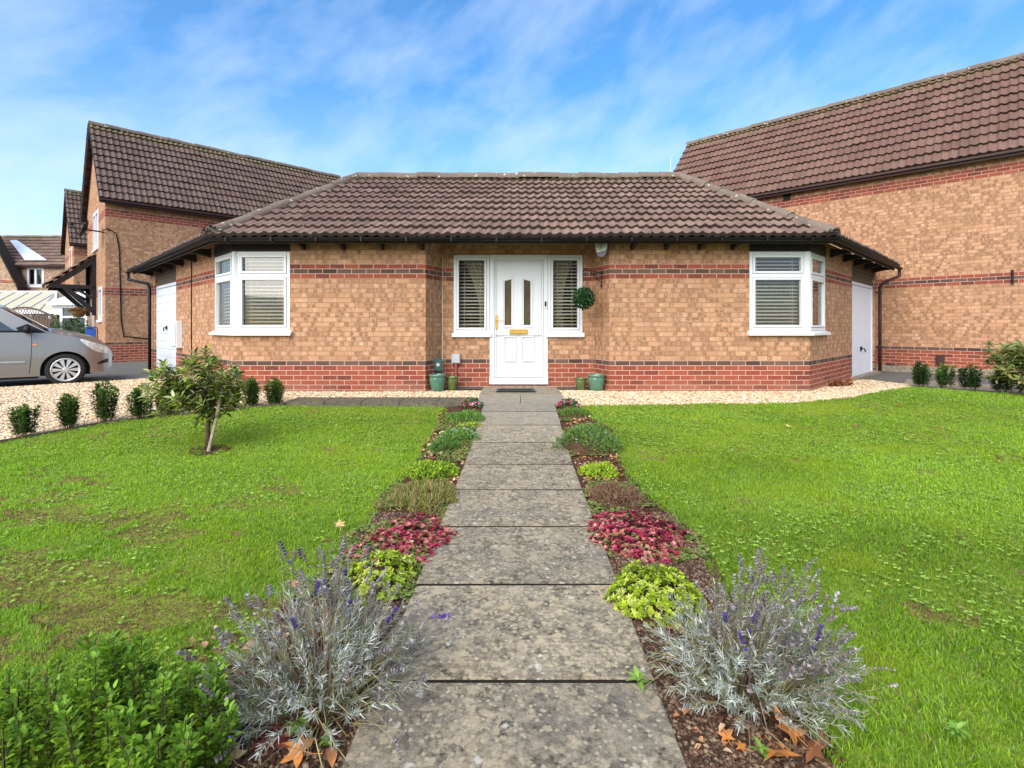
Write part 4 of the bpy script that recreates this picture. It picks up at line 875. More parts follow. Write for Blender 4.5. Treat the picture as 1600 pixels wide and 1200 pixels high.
# ---- grass
M['grass'] = leaf_mat('grass_blade', .6, .5, .15)
def dead(x, y):
    a_ = vnoise(x*2.3+3, y*3.6+9, 5); b_ = vnoise(x*8.5, y*10.5, 6); c_ = vnoise(x*21, y*21, 7)
    d = a_*.5+b_*.32+c_*.18; left = np.clip((-x-.55)/1.2, 0, 1)*np.clip((4.4-y)/1.8, 0, 1)
    return d-(.71-.29*left)      # > 0 where the turf is thin and dry
def grass(name, poly, seed, label):
    poly = [(x+(.05 if -3 < x < -.6 and y < 7 else -.05 if .6 < x < 3 and y < 6.9 else 0), y) for x, y in poly]
    rg = np.random.default_rng(seed); P = np.array(poly); xs, ys_, hs = [], [], []
    for y0, y1, dens in ((.85, 2.3, 21000), (2.3, 3.4, 13000), (3.4, 4.8, 7500), (4.8, 6.2, 4600), (6.2, 9.2, 3200)):
        lim = 1.06*y1+.35; n = int(dens*(y1-y0)*2*lim); x = rg.uniform(-lim, lim, n); y = rg.uniform(y0, y1, n)
        k = inpoly(x, y, poly) & (np.abs(x) < 1.06*y+.35); dd = dead(x, y); k &= (rg.random(n) > np.clip(dd*6, 0, .12)); xs.append(x[k]); ys_.append(y[k])
    x = np.concatenate(xs); y = np.concatenate(ys_); n = len(x); z = np.interp(y, _gy, _gz)
    dd = dead(x, y); tall = .45+.5*vnoise(x*2.6, y*2.6, 8)+.75*vnoise(x*11, y*11, 14)**1.5
    h = (.013+.013*rg.random(n))*tall*np.clip(1.0-dd*4, .38, 1.0); wd = (.0012+.00048*y)*rg.uniform(.7, 1.3, n)
    th = rg.uniform(0, 2*np.pi, n); ln = rg.normal(0, .55, n)*h*(1+np.clip(dd*9, 0, 1.8)); la = rg.uniform(0, 2*np.pi, n)
    dx_, dy_ = np.cos(th)*wd, np.sin(th)*wd; lx, ly = np.cos(la)*ln, np.sin(la)*ln
    V = np.stack([np.stack([x-dx_, y-dy_, z-.002], 1), np.stack([x+dx_, y+dy_, z-.002], 1),
                  np.stack([x+dx_*.75+lx*.4, y+dy_*.75+ly*.4, z+h*.6], 1), np.stack([x-dx_*.75+lx*.4, y-dy_*.75+ly*.4, z+h*.6], 1),
                  np.stack([x+lx*1.3, y+ly*1.3, z+h], 1)], 1).reshape(-1, 3)
    i = np.arange(n)*5; Q = np.stack([i, i+1, i+2, i+3], 1); T = np.stack([i+3, i+2, i+4], 1)
    pal = np.array([(.22, .385, .022), (.29, .48, .03), (.155, .285, .018), (.37, .56, .05), (.23, .39, .04), (.33, .49, .12)])
    c = pal[rg.integers(0, 6, n)]*rg.uniform(.8, 1.2, (n, 1)); pat = vnoise(x*.9, y*1.1, 12)[:, None]; c = c*(.72+.5*pat)
    yel = np.clip((vnoise(x*2.2+7, y*2.6, 13)-.5)*2.0, 0, 1)[:, None]; c = c*(1-yel*.5)+np.array([.36, .46, .02])*yel*.5
    st = (rg.random(n) < np.clip(.03+dd*9, .03, .90))[:, None]; c = np.where(st, np.array([.40, .255, .135])*rg.uniform(.35, 1.1, (n, 1)), c)
    o = npobj(name, V, [Q, T], np.repeat(c, 5, 0), M['grass'], kind='stuff'); o['label'] = label; return o
grass('grass', LAWN_L, 21, 'short green grass of the lawn left of the path, thin and dry in places'); grass('grass', LAWN_R, 22, 'short bright green grass of the lawn right of the path')

# ================================================================ LEAVES AND PLANTS
M['leaf'] = leaf_mat('leaf', .5, .32, .22); M['leaf_matt'] = leaf_mat('matt_leaf', .75, .3, .2)
m = Mt('bark', .85, .2); n1 = m.noise(40, 4); m.base(m.ramp(n1, [(.3, (.045, .028, .018)), (.7, (.12, .075, .045))])); m.bump(n1, .6, .004); M['bark'] = m.m
def unit(a_): return a_/np.maximum(np.linalg.norm(a_, axis=-1, keepdims=True), 1e-9)
def leaves(P, D, N, ln, wd, C, fold=.25, curl=.25, shape='oval', rg=RNG):
    """arrays: base P, axis D, face normal N, length ln, width wd, colour C -> verts, faces, colours"""
    D = unit(D); S = unit(np.cross(D, N)); N = unit(np.cross(S, D)); n = len(P); ln = np.broadcast_to(ln, n)[:, None]; wd = np.broadcast_to(wd, n)[:, None]/2
    if shape == 'needle': ts, ws = (0, .5, 1), (1, 1, .4)
    elif shape == 'spoon': ts, ws = (0, .45, .8, 1), (.25, .75, 1, .35)
    else: ts, ws = (0, .33, .7, 1), (.12, 1, .8, .0)
    if shape == 'needle':
        V = np.stack([P-S*wd, P+S*wd, P+D*ln+S*wd*.3-N*ln*curl*.3, P+D*ln-S*wd*.3-N*ln*curl*.3], 1); F = (np.arange(n)*4)[:, None]+np.array([[0, 1, 2, 3]])
        return V.reshape(-1, 3), F, np.repeat(C, 4, 0)
    f = lambda t, w_, s_: P+D*ln*t+S*wd*w_*s_+N*(wd*w_*abs(s_)*fold*2-ln*curl*t*t)
    V = np.stack([f(0, 0, 0), f(ts[1], ws[1], -1), f(ts[2], ws[2], -1), f(1, 0, 0), f(ts[2], ws[2], 1), f(ts[1], ws[1], 1), f(ts[1], 0, 0), f(ts[2], 0, 0)], 1)
    q = np.array([[0, 6, 1, 1], [1, 6, 7, 2], [2, 7, 3, 3], [0, 5, 6, 6], [5, 4, 7, 6], [4, 3, 7, 7]])
    b = np.arange(n)*8; Q = np.concatenate([b[:, None]+np.array([[1, 6, 7, 2]]), b[:, None]+np.array([[5, 4, 7, 6]])]); T = np.concatenate([b[:, None]+np.array([[0, 6, 1]]), b[:, None]+np.array([[2, 7, 3]]), b[:, None]+np.array([[0, 5, 6]]), b[:, None]+np.array([[4, 3, 7]])])
    return V.reshape(-1, 3), [Q, T], np.repeat(C, 8, 0)
class LB_:
    """collects leaf batches into one mesh"""
    def __init__(s): s.V = []; s.Q = []; s.T = []; s.C = []; s.n = 0
    def add(s, V, F, C):
        if isinstance(F, list): s.Q.append(F[0]+s.n); s.T.append(F[1]+s.n)
        elif F.shape[1] == 4: s.Q.append(F+s.n)
        else: s.T.append(F+s.n)
        s.V.append(V); s.C.append(C); s.n += len(V)
    def build(s, name, mat, parent=None, kind=None):
        F = ([np.concatenate(s.Q)] if s.Q else [])+([np.concatenate(s.T)] if s.T else [])
        return npobj(name, np.concatenate(s.V), F, np.concatenate(s.C), mat, parent, kind)
def pick(rg, pal, n, j=.2): pal = np.array(pal, float); return pal[rg.integers(0, len(pal), n)]*rg.uniform(1-j, 1+j, (n, 1))

GREEN = [(.045, .115, .018), (.06, .15, .02), (.035, .085, .018), (.085, .20, .028), (.05, .12, .03)]
def box_shrub(name, label, loc, h, rad, stems, seed, leaf=.022, pal=GREEN, group=None, spread=.45, tips=.35, dens=1.0, cat='shrub', bushy=1.0):
    rg = np.random.default_rng(seed); t = thing(name, label, cat, loc, group); L = LB_(); st = MB(); base = np.array(loc)
    for k in range(stems):
        a_ = rg.uniform(0, 6.28); r_ = rad*math.sqrt(rg.uniform(.02, 1)); hh = h*rg.uniform(.68, 1.0)*(1-.22*(r_/rad)**2)
        p0 = base+np.array([math.cos(a_)*r_*(1-spread), math.sin(a_)*r_*(1-spread), 0]); p1 = base+np.array([math.cos(a_)*r_, math.sin(a_)*r_, hh])
        pm = (p0+p1)/2+np.array([math.cos(a_)*rad*.10, math.sin(a_)*rad*.10, 0]); ts = np.linspace(0, 1, 12); pts = (1-ts)[:, None]**2*p0+2*(ts*(1-ts))[:, None]*pm+(ts**2)[:, None]*p1
        st.tube([tuple(q) for q in pts[::3]]+[tuple(pts[-1])], [.0035, .003, .0028, .002, .0015][:len(pts[::3])+1], 4, cap=False)
        n = int(hh/leaf*6.0*dens*bushy); tt = rg.uniform(.10, 1, n)**.85; idx = tt*11; i0 = np.clip(idx.astype(int), 0, 10); fr = (idx-i0)[:, None]
        P = pts[i0]*(1-fr)+pts[i0+1]*fr; ax = unit(pts[i0+1]-pts[i0]); ang = rg.uniform(0, 6.28, n)
        x = unit(np.cross(ax, np.array([0.3, 0.2, 1.0])+rg.normal(0, .01, (n, 3)))); y = np.cross(ax, x); out_ = x*np.cos(ang)[:, None]+y*np.sin(ang)[:, None]
        up_ = np.where(tt > .9, 1.6, .7)[:, None]; P = P+out_*rg.uniform(0, leaf*1.1, (n, 1)); D = out_+ax*up_+rg.normal(0, .25, (n, 3)); N = ax-out_*.4+rg.normal(0, .25, (n, 3))
        c = pick(rg, pal, n, .35); tip = np.clip((tt-.72)/.28, 0, 1)[:, None]*tips; c = c*(1-tip)+np.array([.16, .33, .03])*tip*rg.uniform(.7, 1.3, (n, 1))
        L.add(*leaves(P, D, N, leaf*rg.uniform(.7, 1.25, n), leaf*.55*rg.uniform(.8, 1.2, n), c, fold=.2, curl=.2))
    L.build('foliage', M['leaf'], t); obj('stem', st, M['bark'], t); return t

# twelve little hedge shrubs: three shapes, copied
names_l = [((38, 683), 57, 40, 'first'), ((109, 670), 57, 34, ''), ((164, 660), 66, 40, ''), ((221, 655), 54, 38, ''), ((261, 649), 50, 38, ''), ((358, 640), 44, 36, ''), ((393, 636), 50, 32, ''), ((429, 633), 43, 32, '')]
SH = []
labels = ['small upright hedge shrub nearest the left edge of the photo, between gravel and lawn', 'small round hedge shrub second from the left edge, on the lawn border', 'tallest spiky hedge shrub of the gravel border, below the front of the car',
          'dense dark hedge shrub on the gravel border left of the small tree', 'hedge shrub partly behind the left side of the small tree', 'hedge shrub hidden behind the trunk side of the small tree, before the red plinth',
          'loose upright hedge shrub before the bungalow wall, right of the small tree', 'rounded dark hedge shrub at the house end of the gravel border']
for i, ((px, py), hp, wp, _) in enumerate(names_l):
    x, y = G(px, py); s_ = y/800
    box_shrub('hedge_shrub', labels[i], (x, y, g(y)-.01), hp*s_*1.04, wp*s_*.43, 20, 60+i, leaf=.027, group='small hedge shrubs along the gravel', tips=.3, bushy=1.7, pal=[(.045, .10, .018), (.07, .145, .022), (.03, .065, .014), (.11, .20, .035)])
labels = ['small round dark shrub nearest the right garage door, before the tall brick wall', 'small lighter green shrub in front of the wall vent on the right', 'small dark shrub third from the garage, before the tall brick wall', 'low dark shrub below the big variegated shrub at the right edge']
for i, (px, py, hp, wp) in enumerate([(1440, 605, 40, 28), (1478, 606, 37, 26), (1516, 609, 38, 28), (1567, 613, 34, 34)]):
    x, y = G(px, py); s_ = y/800; pal = GREEN if i == 1 else [(.02, .06, .015), (.03, .085, .015), (.04, .10, .02)]
    box_shrub('round_shrub', labels[i], (x, y, g(y)-.01), hp*s_*1.08, wp*s_*.47, 18, 80+i, leaf=.034, group='small shrubs along the right wall', tips=.12 if i != 1 else .5, bushy=1.6, spread=.35, pal=pal)
# foreground shrubs, bottom left
FP = [(.11, .20, .012), (.17, .30, .016), (.06, .11, .010), (.25, .42, .025), (.13, .23, .02)]
for i, (x, y, h, r_, st_, lb) in enumerate([(-1.42, 1.45, .24, .25, 14, 'leafy green shrub filling the bottom left corner of the photo'), (-1.10, 1.42, .45, .13, 7, 'tall spiky green shrub in the left foreground, the middle of three'),
                                         (-.90, 1.36, .35, .15, 18, 'bright green shrub beside the left lavender, rightmost of the three in the foreground'), (-1.17, 1.36, .30, .26, 20, '')]):
    if i == 3: continue
    box_shrub('foreground_shrub', lb, (x, y, g(y)-.02), h, r_, st_+14, 100+i, leaf=.0205, pal=FP, group='leafy shrubs in the left foreground', tips=.5, bushy=1.5)
box_shrub('foreground_shrub', 'dark green shrub just entering the bottom right corner of the photo', (1.66, 1.44, g(1.4)-.02), .17, .17, 24, 110, leaf=.026, pal=FP, tips=.3)

# small evergreen trees with whorls of long leaves
def whorl_tree(name, label, cat, loc, trunk_h, crown_c, crown_r, nb, seed, pal, leaf=.075, stake=False, perwhorl=9):
    rg = np.random.default_rng(seed); t = thing(name, label, cat, loc); base = Vector(loc); C0 = Vector(crown_c); tr = MB(); L = LB_()
    fork = base+Vector((.01, 0, trunk_h)); tr.tube([base-Vector((0, 0, .02)), base+Vector((-.008, 0, trunk_h*.5)), fork], [.027, .022, .018], 8)
    if name == 'small_tree': tr.tube([base+Vector((-.045, .02, 0)), base+Vector((-.02, .01, trunk_h*.6)), fork+Vector((-.02, 0, .05))], [.006, .006, .005], 6)
    for k in range(nb):
        v_ = Vector((rg.normal(), rg.normal(), rg.normal())).normalized(); rr = rg.uniform(.55, 1.0)
        tip = C0+Vector((v_.x*crown_r[0]*rr, v_.y*crown_r[1]*rr, v_.z*crown_r[2]*rr)); 
        if tip.z < fork.z-.12: tip.z = fork.z-.10+rg.uniform(0, .1)
        mid = fork*.55+tip*.45+Vector((0, 0, .04)); tr.tube([fork, mid, tip], [.008, .005, .0025], 5, cap=False)
        for sub in range(3):
            f_ = (1.0, .8, .62)[sub]; q = fork+(tip-fork)*f_+Vector((0, 0, .03 if f_ < 1 else 0))
            if sub: q = q+Vector((rg.normal(), rg.normal(), rg.normal()))*.05*crown_r[0]/.4; tr.tube([fork+(tip-fork)*(f_-.2), q], [.003, .002], 4, cap=False)
            d = np.array((tip-fork).normalized()[:])*.6+np.array([0, 0, .7]); d /= np.linalg.norm(d); n = perwhorl+int(rg.integers(0, 5)); ang = np.arange(n)*2.4+rg.uniform(0, 6)
            x = np.cross(d, [.1, .9, .2]); x /= np.linalg.norm(x); y = np.cross(d, x); o_ = x*np.cos(ang)[:, None]+y*np.sin(ang)[:, None]; el = np.linspace(.15, 1.5, n)[:, None]
            P = np.array(q[:])-d*np.linspace(.05, 0, n)[:, None]*1.1+o_*.004; D = o_+d*el*.9+rg.normal(0, .14, (n, 3)); N = d-o_*.2+rg.normal(0, .2, (n, 3))
            L.add(*leaves(P, D, N, leaf*rg.uniform(.65, 1.15, n), leaf*.32*rg.uniform(.8, 1.2, n), pick(rg, pal, n, .25), fold=.25, curl=.28))
    L.build('crown', M['leaf'], t); obj('trunk', tr, M['bark'], t, smooth=True); return t
tx, ty = G(326, 704); sc = ty/800; zc = lambda py, y: EYE-(py-510)*y/800
TPAL = [(.17, .25, .04), (.23, .32, .05), (.32, .40, .07), (.10, .16, .03), (.38, .40, .10), (.25, .21, .07), (.44, .47, .24)]
whorl_tree('small_tree', 'small evergreen tree with whorled yellow green leaves on the left lawn', 'tree', (tx, ty, g(ty)), .40, (tx-20*sc, ty, zc(603, ty)), (.43, .40, .40), 56, 5, TPAL, leaf=.095)
sk_ = MB(); sk_.tube([(tx+.02, ty-.05, g(ty)-.03), (tx+.09, ty-.02, g(ty)+.33), (tx+.13, ty, g(ty)+.62)], [.017, .016, .015], 8); tag(obj('tree_stake', sk_, plain('pale_weathered_wood', (.34, .27, .20), .8, .2, var=.3, scale=30)), 'pale leaning wooden stake beside the trunk of the small lawn tree', 'stake')
rx, ry = G(1612, 617)
whorl_tree('variegated_shrub', 'large variegated evergreen shrub with pale cream leaves cut by the right edge', 'shrub', (rx, ry, g(ry)), .25, (rx+.0, ry, zc(566, ry)), (.62, .5, .47), 70, 9, [(.20, .26, .06), (.30, .33, .12), (.12, .18, .04), (.38, .36, .18), (.10, .15, .03), (.28, .22, .08)], leaf=.12)
# dark soil round the tree
mb = MB(); pts = [(tx+.19*math.cos(a_)*(1+.15*math.sin(3*a_)), ty+.17*math.sin(a_)) for a_ in [k*.393 for k in range(16)]]; mb.add([(x, y, g(y)+.010) for x, y in pts], [tuple(range(16))]); obj('tree_pit_soil', mb, M['soil'], kind='structure')

# shrub behind the car
def blob_shrub(name, label, loc, r, n, pal, leaf, seed, cat='shrub', ball=False, group=None):
    rg = np.random.default_rng(seed); t = thing(name, label, cat, loc, group); L = LB_(); v = unit(rg.normal(0, 1, (n, 3))); rad = np.cbrt(rg.uniform(.35 if not ball else .6, 1, n))[:, None]
    if not ball: v[:, 2] = np.abs(v[:, 2]); lump = 1+.22*np.sin(v[:, :1]*7+seed)*np.cos(v[:, 1:2]*6); rad = rad*lump
    P = np.array(loc)+v*rad*np.array(r); D = v+rg.normal(0, .6, (n, 3)); N = v+rg.normal(0, .5, (n, 3))
    L.add(*leaves(P, D, N, leaf*rg.uniform(.7, 1.3, n), leaf*.5, pick(rg, pal, n), fold=.2)); L.build('foliage', M['leaf'], t)
    st = MB()
    for k in range(9):
        q = v[k*7]*rad[k*7]*np.array(r)*.8+np.array(loc); st.tube([loc if ball else (loc[0], loc[1], loc[2]), tuple(q)], [.012, .004], 5, cap=False)
    obj('stem', st, M['bark'], t); return t
blob_shrub('bush', 'dark green bush behind the bonnet of the silver car', (-14.3, 16.6, .05), (.85, .6, 1.22), 1900, [(.03, .075, .02), (.05, .12, .025), (.02, .05, .015), (.12, .15, .09), (.045, .09, .03)], .085, 31)
# hanging topiary ball
hb_c = (1.105, 7.86, EYE+(510-466)*7.86/800)
tb = blob_shrub('topiary_ball', 'dark green leafy ball hanging from the iron bracket right of the door', hb_c, (.155, .155, .155), 950, [(.012, .045, .014), (.02, .07, .02), (.03, .10, .025), (.01, .035, .012), (.07, .15, .06)], .036, 32, 'hanging ball', ball=True)
ch = MB()
for k in range(3): ch.tube([(1.105, 7.85, 1.86), (1.105+.06*math.cos(k*2.1), 7.86+.06*math.sin(k*2.1), hb_c[2]+.13)], .0022, 4)
obj('chain', ch, M['black'], tb)
mbk = MB(); mbk.lathe([(0, -.12), (.08, -.09), (.12, 0), (.08, .09), (0, .12)], 12, hb_c); obj('core', mbk, plain('dark_green_core', (.01, .03, .01), .9, .1), tb, smooth=True)
# hanging basket at the porch
hk = Vector(TgL(4.2-1.95, .42, 1.44)); bk_ = thing('hanging_basket', 'brown hanging basket with orange flowers below the porch canopy of the left house', 'hanging basket', hk)
bm_ = MB(); bm_.lathe([(0, -.16), (.1, -.14), (.17, -.05), (.2, .03), (.18, .03), (.0, .0)], 16, hk); obj('basket', bm_, plain('coir', (.16, .09, .04), .9, .1, var=.4, scale=30), bk_)
ch = MB()
for k in range(3): ch.tube([hk+Vector((.19*math.cos(k*2.1), .19*math.sin(k*2.1), .03)), hk+Vector((0, 0, 1.0))], .005, 4)
obj('chain', ch, M['black'], bk_)
rg = np.random.default_rng(77); n = 260; v = unit(rg.normal(0, 1, (n, 3))); v[:, 2] = np.abs(v[:, 2]); L = LB_(); L.add(*leaves(np.array(hk[:])+v*np.array([.22, .22, .13])*rg.uniform(.4, 1, (n, 1)), v, v+rg.normal(0, .5, (n, 3)), .06, .035, pick(rg, [(.05, .10, .02), (.10, .14, .03), (.45, .16, .03), (.35, .10, .05)], n))); L.build('flowers', M['leaf'], bk_)

# ---- bed plants: mounds
def mound(name, label, px, py, wpx, dpx, h, n, pal, leaf, seed, cat='plant', shape='oval', ratio=.5, flowers=None, upright=.6, rag=.25, mat='leaf_matt', depth=None, rosette=False, group=None):
    """a low plant whose middle stands at photo position px, py; width in photo pixels, depth in metres"""
    x, y = G(px, py); rg = np.random.default_rng(seed); rx_ = wpx/2*1.12*y/800; ry_ = dpx/2; loc = (x, y, g(y)-.015); t = thing(name, label, cat, loc, group); L = LB_()
    if rosette: nr = n//9; n = nr*9
    else: nr = n
    a_ = rg.uniform(0, 6.283, nr); r_ = np.sqrt(rg.uniform(0, 1, nr)); lump = 1+rag*(vnoise(np.cos(a_)*2.4+seed, np.sin(a_)*2.4+seed, seed)-.5)*2
    X = np.cos(a_)*r_*rx_*lump; Y = np.sin(a_)*r_*ry_*lump; hz_ = h*np.sqrt(np.clip(1-r_**2.4, 0.02, 1))*(.75+.5*vnoise(X/rx_*2.5+9, Y/ry_*2.5+4, seed+1)); Z = hz_*np.where(rg.random(nr) < .3, rg.uniform(.4, 1, nr), rg.uniform(.85, 1.08, nr))
    P = np.stack([X, Y, Z], 1)+np.array(loc); outn = unit(np.stack([X/rx_**2, Y/ry_**2, np.full(nr, .8/h)*(Z/h+.25)], 1)*min(rx_, ry_)); outn = unit(outn+rg.normal(0, .2, (nr, 3)))
    if rosette:
        P = np.repeat(P, 9, 0); outn = np.repeat(outn, 9, 0); an = np.tile(np.arange(9)*2.4, nr)+np.repeat(rg.uniform(0, 6, nr), 9); x_ = unit(np.cross(outn, np.array([.2, .3, .9]))); y_ = np.cross(outn, x_)
        o_ = x_*np.cos(an)[:, None]+y_*np.sin(an)[:, None]; el = np.tile(np.linspace(.15, 1.3, 9), nr)[:, None]; D = o_+outn*el; N = outn-o_*.3; c = np.repeat(pick(rg, pal, nr, .15), 9, 0)*rg.uniform(.8, 1.2, (n, 1))
    else:
        D = unit(rg.normal(0, 1, (n, 3)))*(1-upright)+outn*upright+rg.normal(0, .12, (n, 3)); N = outn+rg.normal(0, .5, (n, 3)); c = pick(rg, pal, n)
    L.add(*leaves(P, D, N, leaf*rg.uniform(.65, 1.3, len(P)), leaf*ratio*rg.uniform(.8, 1.2, len(P)), c, shape=shape, fold=.15, curl=.15))
    fo = L.build('foliage', M[mat], t)
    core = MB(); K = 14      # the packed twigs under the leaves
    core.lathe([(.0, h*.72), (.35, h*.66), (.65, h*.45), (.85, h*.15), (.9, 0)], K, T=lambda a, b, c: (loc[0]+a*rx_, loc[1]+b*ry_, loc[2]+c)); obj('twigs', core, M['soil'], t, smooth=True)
    if flowers:
        fc, fn, fs = flowers; i = rg.integers(0, nr, fn); L = LB_()
        for k in range(5):
            an = k*1.257; o_ = np.stack([np.full(fn, math.cos(an)), np.full(fn, math.sin(an)), rg.uniform(.1, .5, fn)], 1)
            Pf = (P[::9] if rosette else P)[i]+np.array([0, 0, .012]); L.add(*leaves(Pf, o_+rg.normal(0, .2, (fn, 3)), np.array([[0, -.3, 1]])+rg.normal(0, .2, (fn, 3)), fs, fs*.8, pick(rg, fc, fn, .1)))
        L.build('flowers', M['leaf_matt'], t)
    return t
LIME = [(.34, .44, .03), (.42, .52, .05), (.26, .36, .02), (.48, .54, .12), (.20, .30, .02)]
PINK = [(.42, .035, .09), (.28, .02, .06), (.55, .10, .16), (.18, .02, .045), (.62, .28, .25), (.32, .04, .06), (.50, .16, .14), (.30, .14, .07), (.42, .26, .16), (.20, .20, .07), (.38, .10, .10)]
HEATH = [(.12, .24, .04), (.18, .34, .06), (.24, .42, .09), (.07, .15, .03)]
OLIV = [(.22, .22, .06), (.30, .27, .09), (.15, .17, .04), (.38, .25, .12), (.26, .30, .07)]
BRN = [(.23, .12, .08), (.15, .075, .055), (.34, .20, .12), (.19, .15, .06)]
def cyclamen(name, label, px, py, seed, cols):
    mound(name, label, px, py, 30, .26, .10, 110, [(.04, .11, .03), (.07, .15, .05), (.15, .20, .12)], .05, seed, ratio=.9, flowers=(cols, 30, .036), cat='flower', group='cyclamen by the door')
cyclamen('cyclamen', 'bright pink and white cyclamen at the house end of the left bed', 735, 636, 201, [(.75, .06, .20), (.85, .55, .60), (.68, .03, .15)])
cyclamen('cyclamen', 'deep pink cyclamen at the house end of the right bed', 888, 637, 202, [(.75, .08, .26), (.80, .20, .35)])
mound('heather', 'fine green heather mound nearest the house in the left bed', 729, 657, 50, .42, .11, 2600, HEATH, .028, 203, shape='needle', ratio=.26)
mound('bedding_plant', 'small pale lime plant between the two left heathers', 734, 668, 34, .16, .06, 300, LIME+[(.30, .25, .20)], .028, 204)
mound('heather', 'green heather with pale lilac flowers, third plant down the left bed', 715, 687, 60, .42, .10, 3000, HEATH, .028, 205, shape='needle', ratio=.26, flowers=([(.50, .50, .66), (.62, .60, .72)], 46, .016))
mound('heather', 'low dark green heather at the lawn edge of the left bed, above the leaf litter', 694, 703, 44, .28, .09, 1500, [(.10, .20, .04), (.15, .27, .05), (.07, .14, .03)], .028, 206, shape='needle', ratio=.26)
mound('lime_mound', 'lime green cushion plant halfway down the left bed', 676, 741, 66, .40, .10, 1900, [(.20, .33, .02), (.28, .42, .03), (.14, .26, .02), (.36, .46, .05)], .026, 207)
mound('heather', 'straggly olive heather spilling onto the path above the left pink sedum', 668, 783, 104, .62, .09, 4200, OLIV, .034, 208, shape='needle', ratio=.22, rag=.5)
mound('pink_sedum', 'carpet of pink and crimson sedum in the left bed', 638, 845, 140, .78, .06, 6300, PINK, .018, 209, ratio=.72, rosette=True, rag=.35)
mound('lime_mound', 'yellow green cushion plant half behind the left lavender', 598, 908, 104, .42, .12, 2300, LIME, .022, 210, rosette=True)
mound('heather', 'small bright green plant beside the right cyclamen', 898, 650, 44, .30, .09, 1100, [(.10, .21, .03), (.07, .17, .03), (.16, .26, .05)], .028, 211, shape='needle', ratio=.2)
mound('heather', 'large dark heather bush with small white flowers in the right bed', 917, 698, 86, .72, .20, 5600, HEATH+[(.10, .14, .05), (.15, .19, .08)], .030, 212, shape='needle', ratio=.2, rag=.4, flowers=([(.60, .66, .60), (.66, .68, .72)], 40, .014))
mound('lime_mound', 'small lime green cushion plant halfway down the right bed', 938, 742, 54, .32, .09, 1200, [(.32, .44, .03), (.24, .38, .02), (.40, .50, .06)], .028, 213)
mound('heather', 'dry reddish brown heather above the right pink sedum', 962, 783, 72, .42, .09, 2600, BRN, .032, 214, shape='needle', ratio=.22, rag=.5)
mound('pink_sedum', 'mound of crimson and pink sedum in the right bed', 1000, 842, 142, .66, .09, 6800, PINK, .018, 215, ratio=.72, rosette=True, rag=.3)
mound('lime_mound', 'dome of lime yellow foliage beside the right lavender', 1026, 944, 138, .42, .14, 4300, LIME, .020, 216, rosette=True, rag=.12)

